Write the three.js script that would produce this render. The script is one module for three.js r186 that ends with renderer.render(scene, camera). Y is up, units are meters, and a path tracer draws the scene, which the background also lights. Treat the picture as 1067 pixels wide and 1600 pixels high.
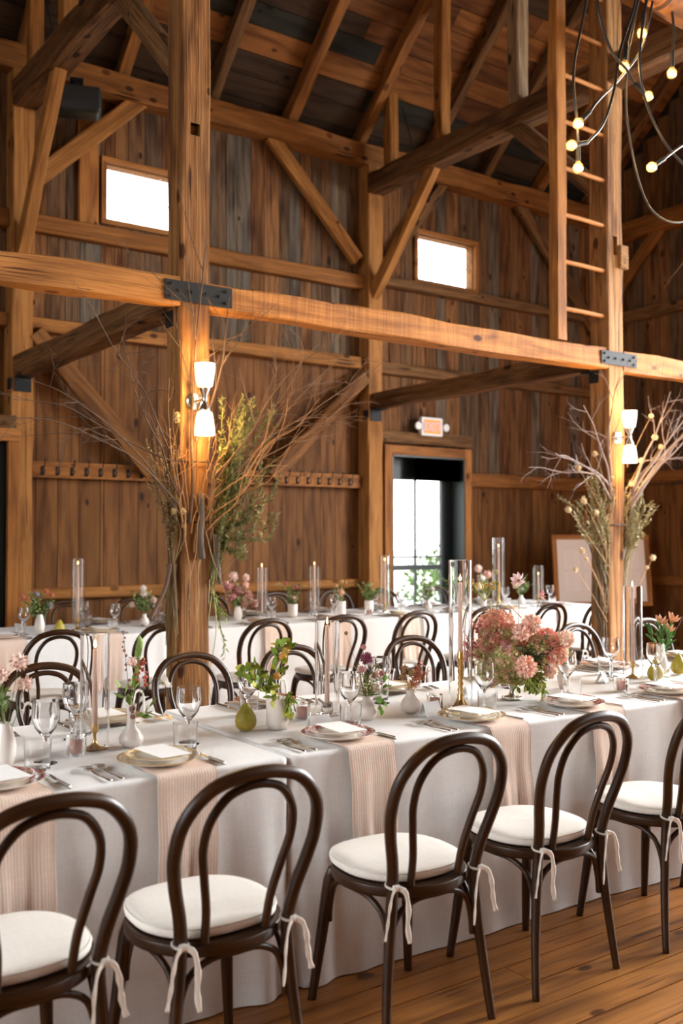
import * as THREE from 'three';
import { mergeGeometries, toCreasedNormals } from 'three/addons/utils/BufferGeometryUtils.js';
import { RoundedBoxGeometry } from 'three/addons/geometries/RoundedBoxGeometry.js';
import { RectAreaLightUniformsLib } from 'three/addons/lights/RectAreaLightUniformsLib.js';
import { TextGeometry } from 'three/addons/geometries/TextGeometry.js';
import { FontLoader } from 'three/addons/loaders/FontLoader.js';
import { Brush, Evaluator, SUBTRACTION } from 'three-bvh-csg';

// ------------------------------------------------------------ camera, sky, large lights, exposure
const scene = new THREE.Scene();
const renderer = new THREE.WebGLRenderer({ antialias: true });
renderer.toneMapping = THREE.LinearToneMapping;
renderer.toneMappingExposure = 0.96;
renderer.shadowMap.enabled = true;
const V = (x, y, z) => new THREE.Vector3(x, y, z);
const EYE = V(0, 1.48, 0), YAW = 35.4 * Math.PI / 180, PITCH = Math.atan(35 / 1556);
const camera = new THREE.PerspectiveCamera(2 * Math.atan(800 / 1556) * 180 / Math.PI, 1067 / 1600, 0.05, 300);
camera.position.copy(EYE);
camera.lookAt(EYE.clone().add(V(Math.sin(YAW) * Math.cos(PITCH), Math.sin(PITCH), -Math.cos(YAW) * Math.cos(PITCH))));
camera.focus = 4.1;
camera.userData.fStop = 2.4;
const SKY = 7.0;                                            // overcast sky
scene.background = new THREE.Color().setRGB(0.94 * SKY, 0.98 * SKY, 1.0 * SKY);
RectAreaLightUniformsLib.init();
function daylight(x, y, z, w, h, tx, ty, tz, k) {           // light of the sky coming in through an opening of that size
  const l = new THREE.RectAreaLight(new THREE.Color().setRGB(0.97, 0.99, 1.0), k, w, h);
  l.name = 'daylight'; l.position.set(x, y, z); l.lookAt(tx, ty, tz); scene.add(l);
}
const GABLE = 10.8, BACK = -9.05, FRONT = 2.3, LEFT = -5.14;   // inner faces of the walls
daylight(GABLE - 0.02, 2.55, -2.3, 5.0, 4.9, 0, 2.55, -2.3, 2.8);    // tall doorway in the end wall: light off the yard
daylight(14.0, 5.0, -2.3, 7.5, 5.4, 1.0, 0.6, -3.0, 47);    // the bright sky that stands over that doorway, outdoors
daylight(LEFT - 3.2, 5.0, -2.3, 7.5, 5.4, 3.0, 0.6, -3.0, 5.5);    // and over a like doorway in the opposite end wall
daylight(7.975, 4.45, FRONT - 0.02, 3.63, 1.7, 7.975, 4.0, -9, 3.0);  // row of windows high in the wall behind the camera

// ------------------------------------------------------------ helpers
const rng = (s) => () => { s = (s + 0x6d2b79f5) | 0; let t = Math.imul(s ^ (s >>> 15), 1 | s); t = (t + Math.imul(t ^ (t >>> 7), 61 | t)) ^ t; return ((t ^ (t >>> 14)) >>> 0) / 4294967296; };
const R = rng(20240611);
const rr = (a, b) => a + (b - a) * R();
const lin = (r, g, b) => new THREE.Color().setRGB(r, g, b);
const taken = new Map();
function numbered(base) { const n = taken.get(base) || 0; taken.set(base, n + 1); return n ? `${base}_${String(n).padStart(3, '0')}` : base; }
function tag(o, label, category, group) { Object.assign(o.userData, { label, category }); if (group) o.userData.group = group; return o; }
const shadowed = (o) => { o.castShadow = o.receiveShadow = true; return o; };
function thing(name, label, category, [x, y, z] = [0, 0, 0], turn = 0, group) {
  const o = new THREE.Group(); o.name = numbered(name); o.position.set(x, y, z); o.rotation.y = turn; scene.add(o); return tag(o, label, category, group);
}
function part(parent, name, geo, mat, label) { const m = shadowed(new THREE.Mesh(geo, mat)); m.name = name; if (label) m.userData.label = label; parent.add(m); return m; }
function single(name, geo, mat, label, category, group, [x, y, z] = [0, 0, 0], turn = 0) {
  const m = shadowed(new THREE.Mesh(geo, mat)); m.name = numbered(name); m.position.set(x, y, z); m.rotation.y = turn; scene.add(m); return tag(m, label, category, group);
}
function struct(name, label, geo, mat, position) {
  const o = geo ? shadowed(new THREE.Mesh(geo, mat)) : new THREE.Group(); o.name = numbered(name); o.userData.kind = 'structure'; if (label) o.userData.label = label;
  if (position) o.position.set(...position); scene.add(o); return o;
}
function copy(src, [x, y, z], turn = 0, label, group) {
  const c = src.clone(); c.name = numbered(src.name.replace(/_\d{3}$/, '')); c.userData = { ...src.userData }; c.position.set(x, y, z); c.rotation.set(0, turn, 0);
  if (label) c.userData.label = label; if (group) c.userData.group = group; scene.add(c); return c;
}
// one of a kind is built at first use, later uses are copies of it
const kinds = new Map();
function place(key, make, at, turn, label, category, group) {
  if (kinds.has(key)) return copy(kinds.get(key), at, turn, label, group);
  const o = make(); o.position.set(...at); o.rotation.y = turn; tag(o, label, category, group); kinds.set(key, o); return o;
}
const plainGroup = (name) => { const o = new THREE.Group(); o.name = numbered(name); scene.add(o); return o; };
const plainMesh = (name, geo, mat) => { const m = shadowed(new THREE.Mesh(geo, mat)); m.name = numbered(name); scene.add(m); return m; };
function merge(list) {
  const keep = list.some((g) => g.attributes.color);
  return mergeGeometries(list.map((g) => {
    const n = g.index ? g.toNonIndexed() : g;
    for (const k of Object.keys(n.attributes)) if (!['position', 'normal', 'uv', 'color'].includes(k)) n.deleteAttribute(k);
    if (!n.attributes.uv) n.setAttribute('uv', new THREE.BufferAttribute(new Float32Array(n.attributes.position.count * 2), 2));
    if (keep && !n.attributes.color) tint(n, 1, 1, 1);
    return n;
  }), false);
}
function tint(g, r, gr, b, jitter = 0) {
  const n = g.attributes.position.count, a = new Float32Array(n * 3), k = 1 + (R() - 0.5) * jitter;
  for (let i = 0; i < n; i++) { a[i * 3] = r * k; a[i * 3 + 1] = gr * k; a[i * 3 + 2] = b * k; }
  g.setAttribute('color', new THREE.BufferAttribute(a, 3)); return g;
}
const bx = (w, h, d, x = 0, y = 0, z = 0, rx = 0, ry = 0, rz = 0) => { const g = new THREE.BoxGeometry(w, h, d); if (rx) g.rotateX(rx); if (ry) g.rotateY(ry); if (rz) g.rotateZ(rz); return g.translate(x, y, z); };
const rbx = (w, h, d, r, x = 0, y = 0, z = 0) => new RoundedBoxGeometry(w, h, d, 2, r).translate(x, y, z);
const lathe = (pts, seg = 24) => new THREE.LatheGeometry(pts.map(([x, y]) => new THREE.Vector2(Math.max(x, 1e-5), y)), seg);
const cyl = (r0, r1, h, x = 0, y = 0, z = 0, seg = 12) => new THREE.CylinderGeometry(r1, r0, h, seg).translate(x, y, z);
const ball = (r, x = 0, y = 0, z = 0, d = 1) => new THREE.IcosahedronGeometry(r, d).translate(x, y, z);
// a rod along a smooth line, with a radius that may change along it
function rod(pts, radius, seg = 24, sides = 8, flat = 1) {
  const c = new THREE.CatmullRomCurve3(pts.map((p) => (p.isVector3 ? p : V(...p))), false, 'centripetal');
  const rad = typeof radius === 'function' ? radius : () => radius, fr = c.computeFrenetFrames(seg, false), pos = [], uv = [], idx = [], len = c.getLength();
  let ref = null;
  for (let i = 0; i <= seg; i++) {
    const t = i / seg, p = c.getPointAt(t), T = fr.tangents[i];
    ref = ref ? ref.clone().addScaledVector(T, -ref.dot(T)).normalize() : fr.normals[i].clone();
    const B = V(0, 0, 0).crossVectors(T, ref).normalize();
    for (let j = 0; j <= sides; j++) {
      const a = j / sides * Math.PI * 2, r = rad(t), q = p.clone().addScaledVector(ref, Math.cos(a) * r).addScaledVector(B, Math.sin(a) * r * flat);
      pos.push(q.x, q.y, q.z); uv.push(t * len, j / sides * 0.1);
    }
  }
  for (let i = 0; i < seg; i++) for (let j = 0; j < sides; j++) { const a = i * (sides + 1) + j, b = a + sides + 1; idx.push(a, a + 1, b, b, a + 1, b + 1); }
  for (const [i, flip] of [[0, 1], [seg, 0]]) {
    const o = i * (sides + 1), k = pos.length / 3, p = c.getPointAt(i / seg); pos.push(p.x, p.y, p.z); uv.push(0, 0);
    for (let j = 0; j < sides; j++) flip ? idx.push(k, o + j + 1, o + j) : idx.push(k, o + j, o + j + 1);
  }
  const g = new THREE.BufferGeometry(); g.setAttribute('position', new THREE.Float32BufferAttribute(pos, 3)); g.setAttribute('uv', new THREE.Float32BufferAttribute(uv, 2)); g.setIndex(idx); g.computeVertexNormals(); return g;
}
// periodic value noise for textures, and plain noise for shapes
const hash = (x, y, s) => { let h = Math.imul(x, 374761393) ^ Math.imul(y, 668265263) ^ Math.imul(s, 1274126177); h = Math.imul(h ^ (h >>> 13), 1274126177); return ((h ^ (h >>> 16)) >>> 0) / 4294967296; };
function pn(x, y, px, py, s) {
  const ix = Math.floor(x), iy = Math.floor(y), fx = x - ix, fy = y - iy, u = fx * fx * (3 - 2 * fx), v = fy * fy * (3 - 2 * fy), m = (a, n) => ((a % n) + n) % n;
  const a = hash(m(ix, px), m(iy, py), s), b = hash(m(ix + 1, px), m(iy, py), s), c = hash(m(ix, px), m(iy + 1, py), s), d = hash(m(ix + 1, px), m(iy + 1, py), s);
  return a + (b - a) * u + (c - a) * v + (a - b - c + d) * u * v;
}
const noise = (x, y, s = 1) => pn(x, y, 4096, 4096, s) * 2 - 1;

// ------------------------------------------------------------ textures and materials
function dataTex(w, h, data, srgb) {
  const t = new THREE.DataTexture(data, w, h, THREE.RGBAFormat); t.magFilter = THREE.LinearFilter; t.wrapS = t.wrapT = THREE.RepeatWrapping; if (srgb) t.colorSpace = THREE.SRGBColorSpace; t.needsUpdate = true; return t;
}
const TU = 2.56, TV = 0.64;                                  // metres that one wood texture covers, along and across the grain
function woodTexture(seed, { knots = 7, rings = 9, fibre = 0.5, stain = 0.35, grey = 0, crack = 0, saw = 0, line = 0.16, knotSize = 1 }) {
  const W = 1024, H = 512, c = new Uint8Array(W * H * 4), b = new Uint8Array(W * H * 4), r = rng(seed), K = [];
  for (let i = 0; i < knots; i++) K.push([r(), r(), (0.012 + 0.016 * r()) * knotSize, 0.6 + 0.4 * r()]);
  for (let y = 0; y < H; y++) for (let x = 0; x < W; x++) {
    const u = x / W, v = y / H; let bend = 0, knot = 0;
    for (const [ku, kv, kr, ks] of K) {
      let du = u - ku, dv = v - kv; du -= Math.round(du); dv -= Math.round(dv); du *= TU; dv *= TV;
      const d = Math.hypot(du * 0.55, dv), e = Math.exp(-d * d / (kr * kr * 6)); bend += e * Math.sign(dv || 1) * 0.9; if (d < kr * 1.3) knot = Math.max(knot, ks * Math.min(1, (kr * 1.3 - d) / (kr * 0.5)));
    }
    const w1 = pn(u * 3, v * 4, 3, 4, seed) * 1.5 + pn(u * 7, v * 9, 7, 9, seed + 1) * 0.3 + bend * 0.6;
    const ph = v * rings + w1, ring = Math.pow(0.5 + 0.5 * Math.sin(ph * 6.283), 3);
    const f1 = pn(u * 10, v * 150, 10, 150, seed + 2), f2 = pn(u * 40, v * 300, 40, 300, seed + 3), st = pn(u * 5, v * 6, 5, 6, seed + 4) * 0.6 + pn(u * 13, v * 14, 13, 14, seed + 5) * 0.4;
    let t = line * ring + fibre * (0.6 * f1 + 0.4 * f2) * 0.9 + stain * Math.max(0, st - 0.45) * 1.7;
    if (saw) t += saw * (pn(u * 300, v * 2, 300, 2, seed + 8) - 0.5);
    let cr = 0; if (crack) { const q = pn(u * 6, v * 60, 6, 60, seed + 6), z = pn(u * 3, v * 10, 3, 10, seed + 7); cr = q > 0.86 && z > 0.45 ? Math.min(1, (q - 0.86) * 14) * crack : 0; }
    t = Math.min(1, t + knot * 0.75 + cr * 0.9);
    const g = grey * Math.min(1, Math.max(0, (pn(u * 4, v * 22, 4, 22, seed + 9) - 0.35) * 2.4)), lo = [0.36, 0.28, 0.22], hi = [1, 0.965, 0.895], o = (y * W + x) * 4;
    for (let k = 0; k < 3; k++) { let p = hi[k] + (lo[k] - hi[k]) * t; p += ([0.74, 0.8, 0.88][k] * (1 - 0.45 * t) - p) * g; c[o + k] = 255 * Math.min(1, Math.max(0, p)); }
    const hgt = 255 * Math.max(0, 0.75 - 0.25 * ring - fibre * 0.35 * f1 - cr * 0.7 - (saw ? saw * 0.6 * pn(u * 300, v * 2, 300, 2, seed + 8) : 0)); b[o] = b[o + 1] = b[o + 2] = hgt; c[o + 3] = b[o + 3] = 255;
  }
  return { map: dataTex(W, H, c, true), bump: dataTex(W, H, b, false) };
}
const TX = {
  timber: woodTexture(11, { knots: 4, rings: 7, fibre: 0.5, stain: 0.4, crack: 0.9, line: 0.1 }),
  hewn: woodTexture(12, { knots: 4, rings: 6, fibre: 0.75, stain: 0.6, crack: 1, grey: 0.25 }),
  sawn: woodTexture(13, { knots: 8, rings: 6, fibre: 0.45, stain: 0.35, saw: 0.25, crack: 0.3 }),
  board: woodTexture(21, { knots: 3, knotSize: 0.8, rings: 5, fibre: 0.4, stain: 0.45 }),
  old: woodTexture(31, { knots: 5, rings: 7, fibre: 0.7, stain: 0.6, grey: 0.34, crack: 0.6 }),
  floor: woodTexture(41, { knots: 7, rings: 8, fibre: 0.4, stain: 0.6, knotSize: 0.6, crack: 0.35 }),
};
const wood = (t, r, g, b, rough = 0.75, bump = 0.004, extra = {}) => new THREE.MeshPhysicalMaterial({ color: lin(r, g, b), map: t.map, bumpMap: t.bump, bumpScale: bump, roughness: rough, specularIntensity: 0.35, ...extra });
const tones = (t, list, rough, bump, extra) => list.map(([r, g, b]) => wood(t, r, g, b, rough, bump, extra));
const M = {
  timber: tones(TX.timber, [[0.42, 0.196, 0.058], [0.49, 0.24, 0.078], [0.33, 0.146, 0.042]], 0.72, 0.004),
  hewn: tones(TX.hewn, [[0.52, 0.29, 0.128], [0.42, 0.215, 0.082]], 0.78, 0.008),
  aged: tones(TX.hewn, [[0.30, 0.165, 0.075], [0.24, 0.13, 0.058]], 0.8, 0.007),
  sawn: tones(TX.sawn, [[0.55, 0.255, 0.075], [0.5, 0.23, 0.07]], 0.68, 0.004),
  lower: tones(TX.board, [[0.215, 0.096, 0.03], [0.25, 0.115, 0.038], [0.185, 0.082, 0.025], [0.23, 0.102, 0.034]], 0.7, 0.003),
  upper: tones(TX.old, [[0.30, 0.15, 0.066], [0.24, 0.135, 0.072], [0.35, 0.175, 0.075], [0.20, 0.128, 0.08], [0.25, 0.115, 0.046]], 0.82, 0.006),
  grey: tones(TX.old, [[0.25, 0.20, 0.155], [0.20, 0.17, 0.14]], 0.85, 0.006),
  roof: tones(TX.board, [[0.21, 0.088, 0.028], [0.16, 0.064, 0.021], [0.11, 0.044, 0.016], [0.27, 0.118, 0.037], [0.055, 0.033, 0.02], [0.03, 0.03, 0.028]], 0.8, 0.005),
  floor: tones(TX.floor, [[0.45, 0.19, 0.045], [0.5, 0.22, 0.055], [0.41, 0.172, 0.041], [0.47, 0.2, 0.047]], 0.4, 0.002, { specularIntensity: 0.7 }),
  trim: tones(TX.board, [[0.42, 0.182, 0.05], [0.48, 0.215, 0.065]], 0.65, 0.003),
};
const any = (list) => list[Math.floor(R() * list.length)];
const std = (r, g, b, rough, extra = {}) => new THREE.MeshPhysicalMaterial({ color: lin(r, g, b), roughness: rough, ...extra });
const iron = std(0.016, 0.017, 0.018, 0.6, { metalness: 0.1, specularIntensity: 0.35 }), blackPaint = std(0.008, 0.014, 0.013, 0.45), darkSeam = std(0.02, 0.012, 0.008, 0.95);
const brass = std(0.72, 0.47, 0.17, 0.28, { metalness: 1 }), silver = std(0.78, 0.76, 0.73, 0.2, { metalness: 1 }), steel = std(0.62, 0.6, 0.57, 0.25, { metalness: 1 }), pewter = std(0.42, 0.38, 0.32, 0.35, { metalness: 1 });
const chairWood = new THREE.MeshPhysicalMaterial({ color: lin(0.056, 0.024, 0.008), map: TX.timber.map, roughness: 0.4, specularIntensity: 0.5, clearcoat: 0.12, clearcoatRoughness: 0.25 });
const glass = new THREE.MeshPhysicalMaterial({ color: lin(0.99, 0.99, 0.99), roughness: 0.0, transmission: 1, thickness: 0.01, ior: 1.5 });
const pane = new THREE.MeshPhysicalMaterial({ color: lin(0.96, 0.98, 0.97), roughness: 0.02, transmission: 1, thickness: 0, ior: 1.45 });
const ceramic = std(0.80, 0.72, 0.66, 0.35, { clearcoat: 0.3 }), paper = std(0.86, 0.845, 0.82, 0.8), wax = std(0.82, 0.57, 0.46, 0.5), waxPink = std(0.66, 0.36, 0.30, 0.55);
const plant = new THREE.MeshPhysicalMaterial({ color: 0xffffff, vertexColors: true, roughness: 0.7, side: THREE.DoubleSide });
const petal = new THREE.MeshPhysicalMaterial({ color: 0xffffff, vertexColors: true, roughness: 0.85, transmission: 0.25, thickness: 0, side: THREE.DoubleSide });
const bark = new THREE.MeshPhysicalMaterial({ color: 0xffffff, vertexColors: true, roughness: 0.9 });
function clothTexture(seed, stripes) {
  const N = 512, c = new Uint8Array(N * N * 4), b = new Uint8Array(N * N * 4);
  for (let y = 0; y < N; y++) for (let x = 0; x < N; x++) {
    const o = (y * N + x) * 4; let wv = 0.5 + 0.25 * Math.sin(x * Math.PI / 2) + 0.25 * Math.sin(y * Math.PI / 2); const n = pn(x / 4, y / 4, 128, 128, seed) * 0.5 + pn(x / 64, y / 8, 8, 64, seed + 1) * 0.25 + pn(x / 8, y / 64, 64, 8, seed + 2) * 0.25;
    let p = [1, 1, 1], k = 0.93 + 0.07 * n;
    if (stripes) { const s = 0.5 + 0.5 * Math.sin(x / N * Math.PI * 2 * stripes), q = Math.min(1, Math.max(0, (s - 0.35) * 2.2)); p = [1, 0.88 + 0.1 * q, 0.82 + 0.14 * q]; wv = wv * 0.4 + q * 0.6; k = 0.9 + 0.1 * n; }
    for (let i = 0; i < 3; i++) c[o + i] = 255 * Math.min(1, p[i] * k); b[o] = b[o + 1] = b[o + 2] = 255 * (wv * 0.6 + n * 0.4); c[o + 3] = b[o + 3] = 255;
  }
  return { map: dataTex(N, N, c, true), bump: dataTex(N, N, b, false) };
}
const linen = clothTexture(51), rib = clothTexture(52, 8);
const cloth = new THREE.MeshPhysicalMaterial({ color: lin(0.79, 0.775, 0.757), map: linen.map, bumpMap: linen.bump, bumpScale: 0.0006, roughness: 0.92, sheen: 0.3, sheenColor: lin(0.8, 0.8, 0.8), side: THREE.DoubleSide });
const cushionCloth = new THREE.MeshPhysicalMaterial({ color: lin(0.80, 0.75, 0.68), map: linen.map, bumpMap: linen.bump, bumpScale: 0.0006, roughness: 0.9 });
const napkinCloth = new THREE.MeshPhysicalMaterial({ color: lin(0.77, 0.70, 0.635), map: rib.map, bumpMap: rib.bump, bumpScale: 0.0015, roughness: 0.95, side: THREE.DoubleSide });

// ------------------------------------------------------------ the barn: timbers and boards
function timberGeo(p0, p1, w, d, hint = V(0, 1, 0), rough = 0.004, chamfer = 0.012) {
  const T = p1.clone().sub(p0), L = T.length(); T.normalize();
  const S = V(0, 0, 0).crossVectors(T, hint).normalize(), U = V(0, 0, 0).crossVectors(S, T).normalize(), a = w / 2, b = d / 2, c = chamfer, s = R() * 900;
  const sec = [[a - c, b], [-(a - c), b], [-a, b - c], [-a, -(b - c)], [-(a - c), -b], [a - c, -b], [a, -(b - c)], [a, b - c]];
  const n = Math.max(2, Math.round(L / 0.22)), pos = [], uv = [], idx = [], per = [0];
  for (let j = 0; j < 8; j++) { const k = (j + 1) % 8; per.push(per[j] + Math.hypot(sec[k][0] - sec[j][0], sec[k][1] - sec[j][1])); }
  const ou = R(), ov = R();
  for (let i = 0; i <= n; i++) {
    const t = i / n * L, ox = noise(t * 0.7 + s, 3, 7) * rough, oy = noise(t * 0.7 + s, 9, 8) * rough;
    for (let j = 0; j <= 8; j++) {
      const [x, y] = sec[j % 8], e = 1 + noise(t * 2.1 + s, (j % 8) * 5.3, 9) * rough * 2.2 / Math.max(w, d) * 2;
      const q = p0.clone().addScaledVector(T, t).addScaledVector(S, x * e + ox).addScaledVector(U, y * e + oy); pos.push(q.x, q.y, q.z); uv.push(t / TU + ou, per[j] / TV + ov);
    }
  }
  for (let i = 0; i < n; i++) for (let j = 0; j < 8; j++) { const q = i * 9 + j, r = q + 9; idx.push(q, r, q + 1, r, r + 1, q + 1); }
  for (const [i, flip] of [[0, 0], [n, 1]]) for (let j = 1; j < 7; j++) { const o = i * 9; flip ? idx.push(o, o + j, o + j + 1) : idx.push(o, o + j + 1, o + j); }
  let g = new THREE.BufferGeometry(); g.setAttribute('position', new THREE.Float32BufferAttribute(pos, 3)); g.setAttribute('uv', new THREE.Float32BufferAttribute(uv, 2)); g.setIndex(idx);
  // make sure the faces look outwards
  const A = V(...pos.slice(0, 3)), B = V(...pos.slice(27, 30)), C = V(...pos.slice(3, 6)), N = B.clone().sub(A).cross(C.clone().sub(A)), mid = A.clone().add(C).multiplyScalar(0.5).sub(p0);
  if (N.dot(mid) < 0) { for (let i = 0; i < idx.length; i += 3) [idx[i + 1], idx[i + 2]] = [idx[i + 2], idx[i + 1]]; g.setIndex(idx); }
  return toCreasedNormals(g, 0.45);
}
function timber(name, label, p0, p1, w, d, mat, hint, rough, chamfer) { return struct(name, label, timberGeo(V(...p0), V(...p1), w, d, hint, rough, chamfer), mat); }
function boardGeo(L, w, t) {
  const g = new THREE.BoxGeometry(L, w, t), p = g.attributes.position, n = g.attributes.normal, uv = g.attributes.uv, ou = R(), ov = R();
  for (let i = 0; i < p.count; i++) {
    const x = p.getX(i), y = p.getY(i), z = p.getZ(i);
    if (Math.abs(n.getX(i)) > 0.5) uv.setXY(i, z / TU + ou, y / TV + ov); else uv.setXY(i, x / TU + ou, (Math.abs(n.getZ(i)) > 0.5 ? y : z) / TV + ov);
  }
  return g;
}
const basis = new THREE.Matrix4();
function board(parent, name, at, L, w, t, mat, along, facing, label) {
  const m = part(parent, name, boardGeo(L, w, t), mat, label), l = V(...along), n = V(...facing);
  basis.makeBasis(l, V(0, 0, 0).crossVectors(n, l), n); m.quaternion.setFromRotationMatrix(basis); m.position.set(...at); return m;
}
// the parts of a rectangle that no hole covers
function uncovered(x0, x1, y0, y1, holes) {
  const cuts = [x0, x1]; for (const h of holes) for (const c of [h[0], h[1]]) if (c > x0 + 1e-4 && c < x1 - 1e-4) cuts.push(c);
  cuts.sort((p, q) => p - q); const out = [];
  for (let i = 0; i + 1 < cuts.length; i++) {
    const a = cuts[i], b = cuts[i + 1], mid = (a + b) / 2, hs = holes.filter((h) => h[0] < mid && h[1] > mid).sort((p, q) => p[2] - q[2]); let y = y0;
    for (const h of hs) { if (h[2] > y + 1e-4) out.push([a, b, y, Math.min(h[2], y1)]); y = Math.max(y, h[3]); }
    if (y < y1 - 1e-4) out.push([a, b, y, y1]);
  }
  return out;
}
const UPY = [0, 1, 0], UPX = [1, 0, 0], UPZ = [0, 0, 1];
const EAVE = 5.9, SLOPE = 43 * Math.PI / 180, RIDGE = -3.4, roofAt = (z) => EAVE + (z < RIDGE ? z - BACK : 2 * RIDGE - z - BACK) * Math.tan(SLOPE);

// floor: planks along the barn
const floor = struct('floor', 'wide worn pine floorboards with dark joints');
part(floor, 'subfloor', bx(GABLE - LEFT + 0.8, 0.1, FRONT - BACK + 0.8, (GABLE + LEFT) / 2, -0.085, (FRONT + BACK) / 2), darkSeam);
{
  const pw = 0.1365, r = rng(5);
  for (let z = BACK + 0.02; z < FRONT; z += pw) {
    let x = LEFT; const ends = []; let e = LEFT + 2.2 + r() * 3.6; while (e < GABLE - 1.4) { ends.push(e); e += 4.6 + r() * 1.5; } ends.push(GABLE);
    for (const q of ends) { board(floor, 'plank', [(x + q) / 2, -0.0165 + r() * 0.001, z + pw / 2], q - x - 0.003, pw - 0.0055, 0.035, M.floor[Math.floor(r() * 4)], UPX, UPY); x = q; }
  }
}

// back wall (beside the posts), with two windows and two doorways
const WIN = [[3.65, 4.57, 4.5, 5.05], [7.52, 8.44, 4.5, 5.05]], DOOR = [7.1, 8.22, -0.1, 2.4], HOLES = [...WIN, DOOR];
const wallBack = struct('wall_back', 'weathered vertical board siding above wide brown boards');
for (const [a, b, c, d] of uncovered(LEFT - 0.3, GABLE + 0.3, -0.1, EAVE + 0.25, HOLES)) part(wallBack, 'sheathing', bx(b - a, d - c, 0.1, (a + b) / 2, (c + d) / 2, BACK - 0.085), darkSeam);
{
  const r = rng(77);
  const run = (x0, x1, y0, y1, wMin, wMax, mats, proud) => {
    for (let x = x0; x < x1 - 0.03;) {
      let w = Math.min(wMin + r() * (wMax - wMin), x1 - x); if (x1 - x - w < 0.06) w = x1 - x;
      const mat = mats[Math.floor(r() * mats.length)], off = r() * proud;
      for (const [a, b, c, d] of uncovered(x, x + w, y0, y1, HOLES)) if (b - a > 0.02) board(wallBack, 'board', [(a + b) / 2, (c + d) / 2, BACK - 0.0175 + off], d - c, b - a - 0.006, 0.035, mat, UPY, UPZ);
      x += w;
    }
  };
  run(LEFT, 2.8, 0, 3.36, 0.24, 0.3, M.lower, 0.003); run(LEFT, 2.8, 3.37, EAVE, 0.2, 0.28, M.upper, 0.008);
  run(2.8, 6.76, 0.93, 3.36, 0.19, 0.225, M.lower, 0.003); run(2.8, 6.76, 0, 0.925, 0.19, 0.225, M.lower, 0.003);
  run(2.8, 6.76, 3.37, EAVE, 0.11, 0.21, [...M.upper, ...M.upper, ...M.grey], 0.008);
  run(6.76, GABLE, 0, 2.12, 0.2, 0.26, M.lower, 0.006);
  run(6.76, GABLE, 2.13, EAVE, 0.12, 0.22, [...M.upper, M.grey[0]], 0.008);
}
// rails (girts) nailed along the back wall between the posts
const rail = (label, x0, x1, y0, y1, t, mat, z = BACK) => timber('wall_rail', label, [x0, (y0 + y1) / 2, z + t / 2], [x1, (y0 + y1) / 2, z + t / 2], t, y1 - y0, mat, undefined, 0.003);
rail('upper rail under the high window behind the lamp post', 2.9, 6.66, 4.24, 4.40, 0.12, M.timber[2]);
rail('old upper rail under the high window over the exit door', 6.86, 10.6, 4.33, 4.445, 0.12, M.aged[0]);
rail('middle rail on the wall above the coat hooks', 2.9, 6.62, 3.335, 3.46, 0.13, M.timber[0]);
rail('old middle rail on the wall over the exit sign', 6.86, 10.6, 3.325, 3.45, 0.1, M.aged[0]);
rail('low rail along the brown wall behind the far table', 2.9, 6.66, 0.885, 0.985, 0.07, M.timber[0]);
rail('short rail on the wall beside the exit door', 8.34, 10.6, 2.06, 2.23, 0.06, M.timber[2]);
rail('upper rail on the wall beyond the left post', LEFT, 2.7, 4.24, 4.40, 0.12, M.timber[2]);
rail('middle rail on the wall beyond the left post', LEFT, 2.7, 3.335, 3.46, 0.12, M.timber[2]);

// end wall, with a tall doorway that lights the hall (outside the picture)
function endWall(name, x, dir, holes, label) {
  const w = struct(name, label), shape = new THREE.Shape();
  shape.moveTo(BACK - 0.1, -0.1); shape.lineTo(FRONT + 0.1, -0.1); shape.lineTo(FRONT + 0.1, EAVE + 0.2); shape.lineTo(RIDGE, roofAt(RIDGE) + 0.3); shape.lineTo(BACK - 0.1, EAVE + 0.2); shape.closePath();
  for (const h of holes) { const p = new THREE.Path(); p.moveTo(h[0], h[2]); p.lineTo(h[0], h[3]); p.lineTo(h[1], h[3]); p.lineTo(h[1], h[2]); p.closePath(); shape.holes.push(p); }
  const g = new THREE.ExtrudeGeometry(shape, { depth: 0.1, bevelEnabled: false }); g.rotateY(-Math.PI / 2); g.translate(dir > 0 ? x + 0.135 : x - 0.035, 0, 0);
  part(w, 'sheathing', g, darkSeam);
  const r = rng(dir > 0 ? 91 : 92);
  for (const [y0, y1, lo, hi, mats] of [[0, 2.12, 0.19, 0.25, M.lower], [2.13, 99, 0.14, 0.24, M.upper]]) for (let z = BACK; z < FRONT - 0.02;) {
    const wd = Math.min(lo + r() * (hi - lo), FRONT - z), mat = mats[Math.floor(r() * mats.length)], top = Math.min(y1, Math.min(roofAt(z), roofAt(z + wd)) + 0.1);
    for (const [a, b, c, d] of uncovered(z, z + wd, y0, top, holes)) if (b - a > 0.02) board(w, 'board', [x + dir * (0.0175 - r() * 0.005), (c + d) / 2, (a + b) / 2], d - c, b - a - 0.006, 0.035, mat, UPY, [-dir, 0, 0]);
    z += wd;
  }
  return w;
}
endWall('wall_right', GABLE, 1, [[-4.8, 0.2, 0.05, 5.0]], 'vertical boards of the end wall beyond the far lamp post');
endWall('wall_left', LEFT, -1, [[-4.8, 0.2, 0.05, 5.0]], 'vertical boards of the other end wall');
const grail = (label, z0, z1, y0, y1, t, mat) => timber('wall_rail', label, [GABLE - t / 2, (y0 + y1) / 2, z0], [GABLE - t / 2, (y0 + y1) / 2, z1], t, y1 - y0, mat, undefined, 0.004);
grail('upper rail along the end wall', -8.8, -4.9, 4.30, 4.44, 0.12, M.aged[0]); grail('tie beam along the end wall', -8.95, 2.2, 5.38, 5.60, 0.2, M.timber[2]);
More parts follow.
